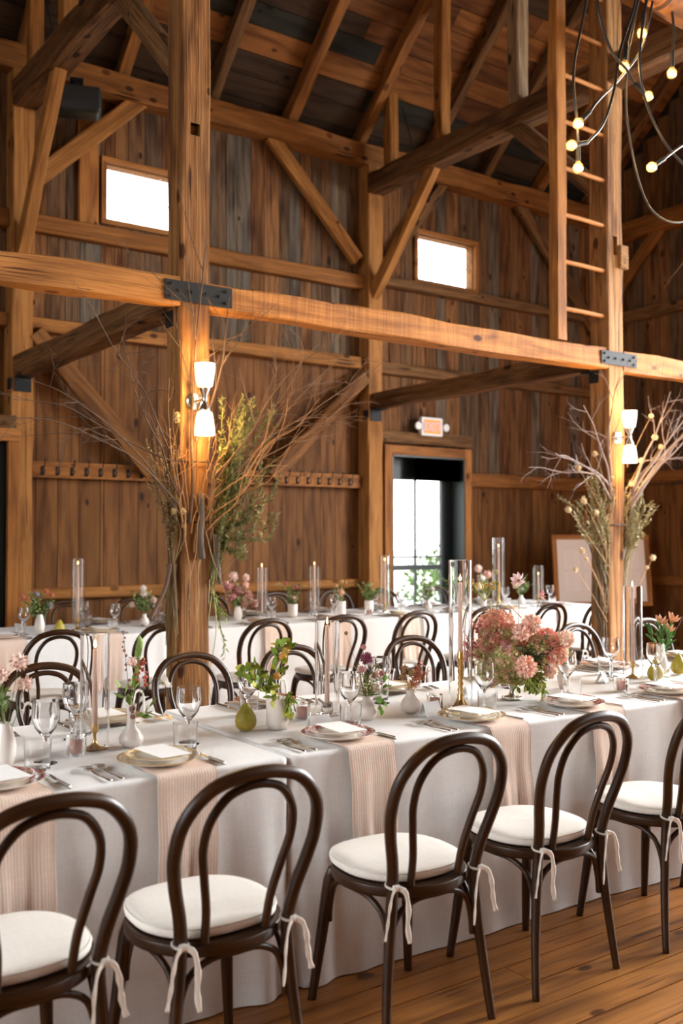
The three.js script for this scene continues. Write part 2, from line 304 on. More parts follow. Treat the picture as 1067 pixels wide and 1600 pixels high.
grail('middle rail along the end wall', -8.8, -4.9, 2.16, 2.30, 0.07, M.timber[2]); grail('low rail along the end wall', -8.8, -4.9, 0.82, 0.95, 0.05, M.timber[2]);

// wall behind the camera with a row of high windows
const FW = [[6.16, 7.91, 3.6, 5.3], [8.04, 9.79, 3.6, 5.3]];
const wallFront = struct('wall_front', 'board wall with two high windows');
for (const [a, b, c, d] of uncovered(LEFT - 0.3, GABLE + 0.3, -0.1, EAVE + 0.25, FW)) part(wallFront, 'sheathing', bx(b - a, d - c, 0.1, (a + b) / 2, (c + d) / 2, FRONT + 0.085), darkSeam);
{ const r = rng(93); for (let x = LEFT; x < GABLE - 0.02;) { const w = Math.min(0.24 + r() * 0.08, GABLE - x), mat = M.lower[Math.floor(r() * 4)]; for (const [a, b, c, d] of uncovered(x, x + w, 0, EAVE, FW)) if (b - a > 0.02) board(wallFront, 'board', [(a + b) / 2, (c + d) / 2, FRONT + 0.0175], d - c, b - a - 0.006, 0.035, mat, UPY, [0, 0, -1]); x += w; } }

// roof: boards on rafters
const roof = struct('ceiling', 'dark brown roof boards laid on rafters');
const along = V(0, Math.sin(SLOPE), Math.cos(SLOPE)), outward = V(0, Math.cos(SLOPE), -Math.sin(SLOPE)), foot = V(0, 5.875, -8.95), slopeLen = (RIDGE - foot.z) / Math.cos(SLOPE);
{
  const r = rng(8), mid = foot.clone().addScaledVector(along, slopeLen / 2 - 0.2).addScaledVector(outward, 0.27);
  for (const side of [0, 1]) {
    const g = new THREE.BoxGeometry(GABLE - LEFT + 0.9, 0.1, slopeLen + 0.7); g.rotateX(-SLOPE); g.translate((GABLE + LEFT) / 2, mid.y, mid.z); if (side) { g.translate(0, 0, -RIDGE); g.rotateY(Math.PI); g.translate(GABLE + LEFT, 0, RIDGE); } part(roof, 'sheathing', g, darkSeam);
  }
  for (let s = -0.12; s < slopeLen;) {
    const w = 0.17 + r() * 0.11, ends = []; let e = LEFT + 2 + r() * 3; while (e < GABLE - 1) { ends.push(e); e += 2.85 + Math.floor(r() * 2) * 0.95; } ends.push(GABLE);
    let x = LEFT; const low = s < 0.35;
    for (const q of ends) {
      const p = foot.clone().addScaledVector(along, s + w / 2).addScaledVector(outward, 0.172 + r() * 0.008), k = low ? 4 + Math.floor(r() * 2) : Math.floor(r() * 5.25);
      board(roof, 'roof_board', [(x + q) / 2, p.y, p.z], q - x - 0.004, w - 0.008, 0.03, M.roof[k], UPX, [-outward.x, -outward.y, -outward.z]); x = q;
    }
    s += w;
  }
  for (let s = 0; s < slopeLen; s += 0.5) { const p = foot.clone().addScaledVector(along, s + 0.25).addScaledVector(outward, 0.175); board(roof, 'roof_board', [(GABLE + LEFT) / 2, p.y, 2 * RIDGE - p.z], GABLE - LEFT, 0.492, 0.03, M.roof[Math.floor(r() * 4)], UPX, [0, -outward.y, outward.z]); }
  for (let x = 2.85 - 0.95 * 8; x < GABLE; x += 0.95) {
    const a = foot.clone().addScaledVector(along, -0.18).addScaledVector(outward, 0.08), b = foot.clone().addScaledVector(along, slopeLen).addScaledVector(outward, 0.08); a.x = b.x = x;
    const m = part(roof, 'rafter', timberGeo(a, b, 0.11, 0.15, V(0, 1, 0), 0.006), any([M.timber[2], M.aged[0], M.aged[1]]));
    const fa = a.clone(), fb = b.clone(); fa.z = 2 * RIDGE - a.z; fb.z = 2 * RIDGE - b.z; part(roof, 'rafter', timberGeo(fb, fa, 0.11, 0.15), M.timber[2]);
  }
}

// frame: two lamp posts in the hall, posts at the wall, plates, ties, braces
const P1 = 2.805, P2 = 6.76, PZ = -5.6, HZ = V(0, 0, 1), HX = V(1, 0, 0);
const plate = (label, z, mat) => timber('wall_plate', label, [LEFT, 5.755, z], [GABLE, 5.755, z], 0.2, 0.23, mat, undefined, 0.006);
plate('heavy plate beam under the rafters', -8.94, M.timber[2]); plate('plate beam on the wall behind the camera', 2.19, M.timber[2]);
const purlinY = roofAt(PZ) - 0.16;
for (const z of [PZ]) timber('purlin', 'purlin under the rafters on the tall posts', [LEFT, purlinY, z], [GABLE, purlinY, z], 0.2, 0.2, M.timber[2]);
function hewnPost(name, label, x, z, y1, w, d, mat, cut) {
  let g = timberGeo(V(x, 0, z), V(x, y1, z), w, d, HZ, 0.0032, 0.01);
  if (cut) { const ev = new Evaluator(); ev.attributes = ['position', 'normal', 'uv']; ev.useGroups = false; const A = new Brush(g), B = new Brush(bx(...cut)); A.updateMatrixWorld(); B.updateMatrixWorld(); g = ev.evaluate(A, B, SUBTRACTION).geometry; }
  return struct(name, label, g, mat);
}
const postA = hewnPost('timber_post', 'tall hewn timber post with a square mortise and dried branches strapped to it', P1, PZ, purlinY - 0.1, 0.2, 0.2, M.hewn[1], [0.065, 0.075, 0.1, P1 - 0.005, 3.985, PZ + 0.11]);
const postB = hewnPost('timber_post', 'tall hewn timber post with a ladder beside it and pale dried flowers strapped to it', P2, PZ, purlinY - 0.1, 0.2, 0.2, M.hewn[0], [0.055, 0.16, 0.1, P2 + 0.0, 3.93, PZ + 0.115]);
part(postB, 'tenon_block', rbx(0.1, 0.2, 0.11, 0.006, P2 + 0.085, 3.84, PZ + 0.075), M.hewn[0]);
hewnPost('timber_post', 'wall post at the dark doorway, ends of two tie beams resting on it', P1, -8.95, 5.64, 0.2, 0.2, M.timber[1]);
hewnPost('timber_post', 'wall post beside the exit door', P2, -8.95, 5.64, 0.2, 0.2, M.timber[1]);
hewnPost('timber_post', 'corner post where the back wall meets the end wall', GABLE - 0.11, -8.94, 5.64, 0.2, 0.2, M.timber[2]);
for (const x of [-1.15]) for (const z of [-8.95, PZ]) hewnPost('timber_post', 'post further along the frame', x, z, z < -7 ? 5.64 : purlinY - 0.1, 0.2, 0.2, M.timber[0]);
for (const x of [-1.15, P1, P2]) hewnPost('timber_post', 'wall post behind the camera', x, 2.19, 5.64, 0.2, 0.2, M.timber[0]);
// ties across the barn
for (const [x, n] of [[P1, 'at the left bay'], [P2, 'above the ladder']]) {
  timber('tie_beam', 'high tie beam ' + n, [x, 5.41, -8.86], [x, 5.41, 2.1], 0.2, 0.22, M.aged[1], undefined, 0.007);
  timber('tie_beam', x === P1 ? 'old low tie beam running from the lamp post to the wall post at the dark doorway' : 'old low tie beam running over the exit sign', [x, 2.97, -8.86], [x, 2.97, PZ - 0.1], 0.16, 0.175, M.aged[0], undefined, 0.006);
}
// beams between the tall posts
const beamAt = (x0, x1, mat, label) => timber('loft_beam', label, [x0, 2.965, -5.582], [x1, 2.965, -5.582], 0.165, 0.17, mat, undefined, 0.006);
const beams = [beamAt(-1.05, P1 - 0.1, M.timber[1], 'orange beam running left from the post with the branches'), beamAt(P1 + 0.1, P2 - 0.1, M.sawn[0], 'long orange beam between the two lamp posts'), beamAt(P2 + 0.1, GABLE, M.sawn[0], 'orange beam running right from the post with the ladder')];
// steel plates and hangers at the joints
function jointPlate(parent, x, z, w, h, y) {
  const p = part(parent, 'joint_plate', rbx(w, h, 0.01, 0.002, x, y, z), iron, 'black steel plate bolted over the joint');
  for (const [dx, dy] of [[-0.41, 0.22], [-0.41, -0.22], [-0.3, 0], [-0.11, 0], [0.11, 0], [0.3, 0], [0.41, 0.22], [0.41, -0.22]]) part(p, 'bolt', cyl(0.011, 0.009, 0.012, 0, 0, 0, 8).rotateX(Math.PI / 2).translate(x + dx * w, y + dy * h * 1.3, z + 0.011), iron);
}
jointPlate(beams[1], P1 + 0.02, -5.492, 0.46, 0.125, 2.965); jointPlate(beams[2], P2 + 0.03, -5.492, 0.46, 0.115, 2.965);
for (const [x, lbl] of [[P1, 'hall post with the branches'], [P2, 'hall post with the ladder']]) for (const [z, s, where] of [[PZ - 0.105, -1, lbl], [-8.845, 1, x === P1 ? 'wall post at the dark doorway' : 'wall post beside the exit door']]) {
  single('beam_hanger', merge([bx(0.15, 0.13, 0.008, x, 2.815, z + s * 0.004), bx(0.15, 0.012, 0.12, x, 2.878, z + s * 0.06), bx(0.1, 0.1, 0.006, x - 0.102, 2.82, z - s * 0.05, 0, Math.PI / 2)]), iron, 'black steel bracket under the old tie beam on the ' + where, 'bracket');
}
// braces
const brace = (label, p0, p1, w, d, mat, hint) => timber('brace', label, p0, p1, w, d, mat, hint, 0.004);
brace('wall brace from the post by the exit door up to the plate on its left', [6.56, 4.55, -8.93], [5.42, 5.68, -8.93], 0.09, 0.15, M.timber[1]);
brace('wall brace from the post by the exit door up to the plate on its right', [6.84, 4.36, -8.95], [7.86, 5.68, -8.95], 0.07, 0.12, M.aged[0]);
brace('wall brace from the doorway post up to the plate', [2.86, 4.64, -8.93], [3.95, 5.68, -8.93], 0.09, 0.16, M.timber[0]);
brace('wall brace running down to the corner post', [9.12, 5.68, -8.94], [10.62, 4.2, -8.94], 0.08, 0.17, M.aged[0]);
brace('low wall brace running down to the coat hooks from the doorway post', [2.93, 3.30, -8.89], [4.07, 2.08, -8.89], 0.09, 0.17, M.lower[1]);
brace('low wall brace running down to the coat hooks from the post by the exit door', [6.64, 3.24, -8.89], [5.42, 2.08, -8.89], 0.09, 0.15, M.lower[1]);
const HB = V(1, 0, 0.001);
brace('brace from the wall post by the exit door up to the tie beam', [P2, 4.16, -8.90], [P2, 5.33, -7.84], 0.10, 0.13, M.timber[1]);
brace('brace from the doorway wall post up to the tie beam', [P1, 3.98, -8.90], [P1, 5.33, -7.96], 0.10, 0.13, M.timber[1]);
brace('brace from the post with the ladder up to the tie beam', [P2, 4.42, -5.66], [P2, 5.34, -6.66], 0.10, 0.15, M.aged[0]);
brace('brace from the post with the branches up to the tie beam', [P1, 4.38, -5.66], [P1, 5.34, -6.66], 0.10, 0.15, M.aged[0]);
brace('brace on the end wall from the corner post', [GABLE - 0.1, 4.55, -8.85], [GABLE - 0.1, 5.42, -8.0], 0.09, 0.14, M.timber[2]);
// queen struts on the ties
const daylitPaleWood = wood(TX.hewn, 0.5, 0.37, 0.25, 0.8, 0.006);  // weathered paler wood, its colour lightened further for the window daylight on it
for (const x of [P1, P2]) {
  const where = x === P1 ? ' in the left bay' : ' above the exit door';
  for (const [z, w, mat] of [[-7.68, 0.13, M.timber[0]], [-6.6, 0.14, daylitPaleWood]]) timber('queen_strut', (z < -7 ? 'strut' : 'pale daylight-toned strut') + ' standing on the high tie beam' + where, [x - 0.03, 5.50, z], [x - 0.03, roofAt(z) - 0.06, z], w, w, mat, HZ);
  timber('queen_strut', 'short strut over the wall post' + where, [x, 5.50, -8.56], [x, roofAt(-8.56) - 0.02, -8.56], 0.12, 0.12, M.timber[0], HZ);
  single('iron_rod', rod([[x + 0.02, 6.15, -8.4], [x + 0.05, 5.9, -8.33], [x + 0.09, 5.55, -8.27]], 0.008, 8, 6), iron, 'thin iron rod beside the short strut' + where, 'rod');
}

// windows high on the wall
WIN.forEach(([x0, x1, y0, y1], i) => {
  const w = struct('window_' + (i + 1), i ? 'bright small paned window above the exit door' : 'bright small paned window partly behind the tall post'), mat = M.trim[i ? 0 : 1], f = 0.05, z = BACK + 0.01;
  for (const [a, b, c, d] of [[x0 - f, x1 + f, y1, y1 + f], [x0 - f, x1 + f, y0 - f, y0], [x0 - f, x0, y0, y1], [x1, x1 + f, y0, y1]]) {
    const long = b - a > d - c; board(w, 'window_frame', [(a + b) / 2, (c + d) / 2, z], long ? b - a : d - c, long ? d - c : b - a, 0.06, mat, long ? UPX : UPY, UPZ);
  }
  for (const [a, b, c, d] of [[x0, x1, y1 - 0.012, y1], [x0, x1, y0, y0 + 0.012], [x0, x0 + 0.012, y0, y1], [x1 - 0.012, x1, y0, y1]]) part(w, 'sash', bx(b - a, d - c, 0.12, (a + b) / 2, (c + d) / 2, BACK - 0.075), mat);
  const n = 3, white = std(0.7, 0.7, 0.68, 0.6);
  for (let k = 1; k < n; k++) part(w, 'muntin', bx(0.008, y1 - y0, 0.02, x0 + (x1 - x0) * k / n, (y0 + y1) / 2, BACK - 0.09), white);
  part(w, 'muntin', bx(x1 - x0, 0.008, 0.02, (x0 + x1) / 2, (y0 + y1) / 2, BACK - 0.09), white);
  for (let k = 0; k < n; k++) for (const h of [0, 1]) part(w, 'pane', new THREE.PlaneGeometry((x1 - x0) / n - 0.008, (y1 - y0) / 2 - 0.008).translate(x0 + (x1 - x0) * (k + 0.5) / n, y0 + (y1 - y0) * (h + 0.5) / 2, BACK - 0.09), pane);
  if (!i) timber('trim_1', 'wide upright board beside the high window', [3.47, 4.40, BACK + 0.02], [3.47, 5.68, BACK + 0.02], 0.2, 0.04, M.trim[1], HZ, 0.002);
});

// exit door: dark painted, glazed, set deep in its frame
{
  const d = struct('door_1', 'dark green glazed door in an orange wooden frame under the exit sign'), [x0, x1, , h] = DOOR, z = -9.24;
  for (const [a, b, c, e, m] of [[x0 - 0.11, x0, 0, h + 0.11, M.trim[0]], [x1, x1 + 0.11, 0, h + 0.11, M.trim[1]]]) board(d, 'jamb', [(a + b) / 2, (c + e) / 2, BACK + 0.03], e - c, b - a, 0.09, m, UPY, UPZ);
  board(d, 'head', [(x0 + x1) / 2, h + 0.055, BACK + 0.03], x1 - x0, 0.11, 0.09, M.trim[0], UPX, UPZ);
  part(d, 'reveal', merge([bx(0.02, h, 0.34, x0 + 0.01, h / 2, -9.15), bx(0.02, h, 0.34, x1 - 0.01, h / 2, -9.15), bx(x1 - x0, 0.02, 0.34, (x0 + x1) / 2, h - 0.01, -9.15)]), blackPaint);
  const leaf = part(d, 'leaf', merge([bx(0.13, h - 0.02, 0.045, x0 + 0.085, h / 2, z), bx(0.15, h - 0.02, 0.045, x1 - 0.095, h / 2, z), bx(x1 - x0 - 0.04, 0.25, 0.045, (x0 + x1) / 2, h - 0.145, z), bx(x1 - x0 - 0.04, 0.22, 0.045, (x0 + x1) / 2, 0.11, z)]), blackPaint);
  const g0 = x0 + 0.15, g1 = x1 - 0.17, top = h - 0.27, rows = [0.22, 0.62, 1.085, 1.21, top];
  part(leaf, 'muntin', bx(0.022, top - 0.22, 0.03, (g0 + g1) / 2, (top + 0.22) / 2, z), blackPaint);
  for (const y of rows.slice(1, -1)) part(leaf, y > 1 && y < 1.1 ? 'push_bar' : 'muntin', bx(g1 - g0, y > 1 && y < 1.1 ? 0.06 : 0.02, y > 1 && y < 1.1 ? 0.09 : 0.03, (g0 + g1) / 2, y, z), blackPaint);
  for (let r = 0; r < 4; r++) for (const c of [0, 1]) part(leaf, 'pane', new THREE.PlaneGeometry((g1 - g0) / 2 - 0.02, rows[r + 1] - rows[r] - 0.03).translate(g0 + (g1 - g0) * (c + 0.5) / 2, (rows[r] + rows[r + 1]) / 2, z), pane);
  timber('door_header', 'thick old header beam over the exit door', [6.85, 2.6, BACK + 0.06], [8.30, 2.6, BACK + 0.06], 0.12, 0.13, M.aged[0]);
  timber('trim_2', 'upright board between the wall post and the exit door frame', [6.90, 0, BACK + 0.05], [6.90, 2.53, BACK + 0.05], 0.1, 0.08, M.timber[0], HZ, 0.002);
}
// dark doorway at the left post
{
  const d = struct('door_2', 'dark door beside the left wall post');
  part(d, 'leaf', rbx(0.95, 2.29, 0.05, 0.004, 2.2, 1.145, -8.93), blackPaint);
  board(d, 'jamb', [2.715, 1.15, -8.82], 2.3, 0.09, 0.06, M.trim[0], UPY, UPZ); board(d, 'jamb', [1.68, 1.15, -8.86], 2.3, 0.1, 0.12, M.trim[0], UPY, UPZ);
  board(d, 'head', [2.2, 2.355, -8.82], 1.13, 0.11, 0.1, M.trim[1], UPX, UPZ);
  part(d, 'hinge_block', rbx(0.24, 0.12, 0.1, 0.004, 2.62, 2.47, -8.86), M.aged[0]);
}

// outdoors, as seen through the door and the windows
struct('ground', 'pale gravel yard', bx(160, 0.1, 160, 3, -0.2, 0), std(0.42, 0.41, 0.36, 0.95));

// ------------------------------------------------------------ tables and cloths
function clothGeo(L, W, H, seed, ends = [1, 1]) {
  const a = L / 2, b = W / 2, cr = 0.03, pts = [], step = 0.02;
  const side = (x0, z0, x1, z1, nx, nz, kind) => { const len = Math.hypot(x1 - x0, z1 - z0), n = Math.round(len / step); for (let i = 0; i < n; i++) { const t = i / n; pts.push([x0 + (x1 - x0) * t, z0 + (z1 - z0) * t, nx, nz, kind, Math.min(t, 1 - t) * len]); } };
  const corner = (cx, cz, a0) => { for (let i = 0; i < 5; i++) { const q = a0 + i / 5 * Math.PI / 2; pts.push([cx + Math.cos(q) * cr, cz + Math.sin(q) * cr, Math.cos(q), Math.sin(q), 'c', 0]); } };
  side(-a + cr, b, a - cr, b, 0, 1, 'f'); const flip = pts.splice(0).reverse();
  corner(a - cr, b - cr, 0); side(a - cr, b, -a + cr, b, 0, 1, 'l'); corner(-a + cr, b - cr, Math.PI / 2); side(-a, b - cr, -a, -b + cr, -1, 0, 'el'); corner(-a + cr, -b + cr, Math.PI); side(-a + cr, -b, a - cr, -b, 0, -1, 'l'); corner(a - cr, -b + cr, Math.PI * 1.5); side(a, -b + cr, a, b - cr, 1, 0, 'er');
  const N = pts.length, rows = [], r = 0.012;
  for (let k = 0; k <= 3; k++) { const q = k / 3 * Math.PI / 2; rows.push([-r + r * Math.sin(q), H - r + r * Math.cos(q), 0]); }
  const M2 = 22; for (let k = 1; k <= M2; k++) rows.push([0, H - r - (H - r - 0.006) * k / M2, k / M2]);
  const pos = [], uv = [], idx = []; let s = 0;
  for (let i = 0; i <= N; i++) {
    const [x, z, nx, nz, kind, dc] = pts[i % N], [px, pz] = pts[(i + N - 1) % N]; if (i) s += Math.hypot(x - px, z - pz);
    const ss = i === N ? 0 : s, atEnd = kind === 'el' ? ends[0] : kind === 'er' ? ends[1] : kind === 'c' && !(x < 0 ? ends[0] : ends[1]) ? +(Math.abs(nx) < 0.2) : 1, near = kind === 'c' ? 1 : Math.exp(-(dc * dc) / 0.045);
    const f = (noise(ss * 1.7 + seed, 1.5, 21) * 0.55 + noise(ss * 4.1 + seed, 4.5, 22) * 0.45), f2 = Math.sin(ss * 34 + seed) * 0.6 + noise(ss * 13 + seed, 2.5, 23) * 0.7;
    for (const [off, y, t] of rows) {
      const o = off + (atEnd ? Math.pow(t, 1.15) * (0.018 + 0.02 * f + 0.004 * f2 + near * (0.014 + 0.024 * f2)) + Math.pow(t, 0.5) * (1 - t) * 0.007 * f2 * (0.45 + near) : 0);
      pos.push(x + nx * o, y, z + nz * o); uv.push(ss * 3, y * 3);
    }
  }
  const m = rows.length; for (let i = 0; i < N; i++) for (let k = 0; k < m - 1; k++) { const q = i * m + k, e = q + m; idx.push(q, q + 1, e, q + 1, e + 1, e); }
  const sk = new THREE.BufferGeometry(); sk.setAttribute('position', new THREE.Float32BufferAttribute(pos, 3)); sk.setAttribute('uv', new THREE.Float32BufferAttribute(uv, 2)); sk.setIndex(idx); sk.computeVertexNormals();
  const nx = Math.round(L / 0.06), nz = 18, top = new THREE.PlaneGeometry(L - 2 * r, W - 2 * r, nx, nz); top.rotateX(-Math.PI / 2);
  const p = top.attributes.position, u = top.attributes.uv;
  for (let i = 0; i < p.count; i++) { const x = p.getX(i), z = p.getZ(i), edge = Math.min(1, Math.min(a - r - Math.abs(x), b - r - Math.abs(z)) / 0.06); p.setY(i, H + edge * 0.0016 * (noise(x * 3 + seed, z * 3, 31) + noise(x * 9 + seed, z * 1.3, 32) * 0.6)); u.setXY(i, x * 3, z * 3); }
  top.computeVertexNormals();
  return merge([sk, top]);
}
const TOP = 0.75;
function tableGeo(L, W) { return [rbx(L, 0.03, W, 0.004, 0, TOP - 0.02, 0), ...[[-1, -1], [-1, 1], [1, -1], [1, 1]].map(([x, z]) => cyl(0.016, 0.016, TOP - 0.035, x * (L / 2 - 0.25), (TOP - 0.035) / 2, z * (W / 2 - 0.14), 10))]; }
const ply = std(0.4, 0.27, 0.15, 0.6);
function table(L, W, at, turn, seed, ends, label, clabel, group) {
  const t = thing('banquet_table', label, 'table', at, turn, group), g = tableGeo(L - 0.02, W - 0.02); part(t, 'tabletop', g[0], ply); for (let i = 1; i < 5; i++) part(t, 'leg', g[i], iron);
  single('tablecloth', clothGeo(L, W, TOP + 0.002, seed, ends), cloth, clabel, 'tablecloth', group && 'floor-length cloths on the long tables', at, turn);
}
const NW = 1.05, turn2 = -1.7 * Math.PI / 180, piv = V(1.765, 0, -2.765), ax = V(Math.cos(turn2), 0, -Math.sin(turn2)), az = V(Math.sin(turn2), 0, Math.cos(turn2));
const tpos = (x, z) => { const p = piv.clone().addScaledVector(ax, x).addScaledVector(az, z); return [p.x, 0, p.z]; };
table(2.44, NW, [1.759 - 1.22, 0, -2.765 - NW / 2], 0, 3.3, [1, 0], 'long folding table under white cloth, left end of the front row', 'floor-length white cloth with folds at its corner, on the left table of the front row');
table(2.44, NW, tpos(1.22, -NW / 2), turn2, 9.1, [0, 0], 'long folding table under white cloth, middle of the front row with the pink bouquet', 'floor-length white cloth on the table with the large pink bouquet');
table(2.44, NW, tpos(1.22 + 2.445, -NW / 2), turn2, 14.7, [0, 1], 'long folding table under white cloth, right end of the front row', 'floor-length white cloth on the table at the right end of the front row');
const FZ = -6.86, FW2 = 1.05;
for (let i = 0; i < 3; i++) { const words = ['by the dark doorway', 'behind the post with the branches', 'by the exit door'][i]; table(2.44, FW2, [8.2 - 1.22 - (2 - i) * 2.46, 0, FZ - FW2 / 2], 0, 20 + i * 7, [+(i === 0), +(i === 2)], 'long table under white cloth in the back row ' + words, 'floor-length white cloth on the back row table ' + words); }

// ------------------------------------------------------------ bentwood chairs and their cushions
function addCushion(chair) {                                  // tied to the back hoop with ribbons, so it goes with the chair
  const o = part(chair, 'seat_cushion', cushionGeo(), cushionCloth, 'cream tie-on seat pad'); o.position.y = 0.4525;
  const ring = []; for (let i = 0; i < 40; i++) { const a = i / 40 * Math.PI * 2, c = Math.cos(a), s = Math.sin(a), k = Math.pow(Math.pow(Math.abs(c), 2.7) + Math.pow(Math.abs(s), 2.7), -1 / 2.7); ring.push(V(c * k * 0.2 * (s > 0 ? 1 - 0.1 * s : 1), 0.028, s * k * (s > 0 ? 0.172 : 0.205)).multiply(V(0.982, 1, 0.982))); }
  part(o, 'piping', new THREE.TubeGeometry(new THREE.CatmullRomCurve3(ring, true), 80, 0.0022, 5, true), cushionCloth);
  for (const s of [-1, 1]) {
    const x = s * 0.158, w = V(x, 0.02, 0.178), v = (dx, y, dz) => [x + dx, y, 0.178 + dz];
    const t = part(o, 'tie', merge([new THREE.TorusGeometry(0.0195, 0.004, 5, 16).rotateX(Math.PI / 2 + 0.25).translate(x, 0.012, 0.178), rbx(0.022, 0.018, 0.016, 0.006, x + s * 0.004, 0.012, 0.202),
      rod([v(s * 0.004, 0.012, 0.025), v(s * 0.022, 0.004, 0.034), v(s * 0.036, -0.04, 0.036), v(s * 0.042, -0.085, 0.034), v(s * 0.052, -0.125, 0.036)], (t) => 0.0072 + 0.0015 * Math.sin(t * 20), 18, 6, 0.35),
      rod([v(0, 0.012, 0.025), v(-s * 0.018, 0.002, 0.036), v(-s * 0.03, -0.05, 0.038), v(-s * 0.03, -0.1, 0.034), v(-s * 0.036, -0.15, 0.036)], (t) => 0.0072 + 0.0015 * Math.sin(t * 17), 18, 6, 0.35)]), cushionCloth, 'pale ribbon tied round the back hoop');
  }
}
function makeChair() {
  const o = plainGroup('bentwood_chair'), sy = (pts) => [...pts.map(([x, y, z]) => V(-x, y, z)), ...pts.slice(0, -1).reverse().map(([x, y, z]) => V(x, y, z))];
  part(o, 'back_hoop', rod(sy([[0.2, 0.0, 0.205], [0.186, 0.14, 0.19], [0.168, 0.3, 0.178], [0.156, 0.45, 0.176], [0.166, 0.53, 0.19], [0.19, 0.62, 0.213], [0.204, 0.70, 0.237], [0.19, 0.79, 0.264], [0.13, 0.86, 0.285], [0.06, 0.884, 0.292], [0, 0.889, 0.294]]), (t) => { const e = Math.min(t, 1 - t); return 0.0125 + 0.005 * Math.min(1, e / 0.18); }, 96, 10), chairWood);
  part(o, 'inner_hoop', rod(sy([[0.088, 0.44, 0.172], [0.094, 0.54, 0.193], [0.112, 0.63, 0.216], [0.127, 0.71, 0.24], [0.118, 0.78, 0.261], [0.076, 0.838, 0.278], [0.03, 0.856, 0.284], [0, 0.859, 0.285]]), 0.0118, 64, 8), chairWood);
  part(o, 'seat_ring', lathe([[0.165, 0.418], [0.206, 0.418], [0.212, 0.424], [0.212, 0.446], [0.206, 0.452], [0.165, 0.452], [0.165, 0.418]], 48), chairWood);
  part(o, 'seat', lathe([[0.168, 0.446], [0.1, 0.441], [0, 0.44]].reverse(), 32), chairWood);
  for (const s of [-1, 1]) part(o, 'leg', rod([[s * 0.148, 0.425, -0.148], [s * 0.155, 0.38, -0.158], [s * 0.172, 0.2, -0.182], [s * 0.192, 0, -0.205]], (t) => t < 0.1 ? 0.016 + 0.006 * t * 10 : 0.022 - 0.0085 * (t - 0.1) / 0.9, 20, 10), chairWood);
  const arch = (a, b) => { const A = V(...a), B = V(...b), m = A.clone().lerp(B, 0.5), out = V(m.x, 0, m.z).normalize().multiplyScalar(0.02), L = (t, y) => { const p = A.clone().lerp(B, t); p.y = y; return p.add(out.clone().multiplyScalar(Math.sin(t * Math.PI))); }; return rod([L(0, 0.255), L(0.02, 0.31), L(0.1, 0.375), L(0.28, 0.408), L(0.5, 0.412), L(0.72, 0.408), L(0.9, 0.375), L(0.98, 0.31), L(1, 0.255)], 0.0095, 30, 7); };
  const c = [[-0.166, 0, -0.174], [0.166, 0, -0.174], [0.17, 0, 0.176], [-0.17, 0, 0.176]].map(([x, y, z]) => [x * 0.93, y, z * 0.93]);
  for (let i = 0; i < 4; i++) part(o, 'brace_hoop', arch(c[i], c[(i + 1) % 4]), chairWood);
  addCushion(o);
  return o;
}
function cushionGeo() {
  const n = 48, rows = [[0, 0.038], [0.3, 0.039], [0.6, 0.038], [0.8, 0.0365], [0.92, 0.034], [0.975, 0.029], [1, 0.021], [0.99, 0.008], [0.955, 0.002], [0.6, 0], [0, 0]], pos = [], uv = [], idx = [];
  for (let j = 0; j < rows.length; j++) for (let i = 0; i <= n; i++) {
    const a = i / n * Math.PI * 2, c = Math.cos(a), s = Math.sin(a), e = 2.7, k = Math.pow(Math.pow(Math.abs(c), e) + Math.pow(Math.abs(s), e), -1 / e) * (1 + 0.012 * noise(i % n * 0.4, 3, 41)), x = c * k * 0.2 * rows[j][0] * (s > 0 ? 1 - 0.1 * s : 1), z = s * k * (s > 0 ? 0.172 : 0.205) * rows[j][0];
    pos.push(x, rows[j][1] + (j < 5 ? 0.003 * noise(x * 14, z * 14, 42) : 0), z); uv.push(x * 3, z * 3 + rows[j][1] * 3);
  }
  for (let j = 0; j < rows.length - 1; j++) for (let i = 0; i < n; i++) { const q = j * (n + 1) + i, r = q + n + 1; idx.push(q, q + 1, r, q + 1, r + 1, r); }
  const g = new THREE.BufferGeometry(); g.setAttribute('position', new THREE.Float32BufferAttribute(pos, 3)); g.setAttribute('uv', new THREE.Float32BufferAttribute(uv, 2)); g.setIndex(idx); g.computeVertexNormals(); return g;
}
// ------------------------------------------------------------ place settings
function plateTexture(kind) {
  const W = 512, H = 64, c = new Uint8Array(W * H * 4), r = rng(kind === 'gold' ? 3 : 4);
  for (let y = 0; y < H; y++) for (let x = 0; x < W; x++) {
    const u = x / W, v = (y + 0.5) / H; let p = [0.93, 0.9, 0.85];
    if (kind === 'gold') { const w = 0.012 * Math.sin(u * 6.283 * 36); if (v > 0.41 && v < 0.53) p = [0.78, 0.62, 0.34]; else if (v > 0.25 + w && v < 0.28 + w) p = [0.82, 0.68, 0.42]; else if (v > 0.28 && v < 0.41) p = pn(u * 90, v * 40, 90, 64, 5) > 0.56 ? [0.84, 0.74, 0.55] : [0.92, 0.88, 0.8]; }
    else if (v > 0.22 && v < 0.46) { const n = pn(u * 60, v * 70, 60, 128, 6) * 0.6 + pn(u * 130, v * 120, 130, 128, 7) * 0.4; p = n > 0.5 ? [0.62, 0.33, 0.31] : n > 0.4 ? [0.78, 0.55, 0.5] : [0.92, 0.85, 0.8]; if (v > 0.43) p = [0.6, 0.33, 0.28]; }
    const o = (y * W + x) * 4; for (let k = 0; k < 3; k++) c[o + k] = 255 * p[k]; c[o + 3] = 255;
  }
  return dataTex(W, H, c, true);
}
const china = { gold: new THREE.MeshPhysicalMaterial({ map: plateTexture('gold'), roughness: 0.18, clearcoat: 0.6 }), red: new THREE.MeshPhysicalMaterial({ map: plateTexture('red'), roughness: 0.18, clearcoat: 0.6 }) };
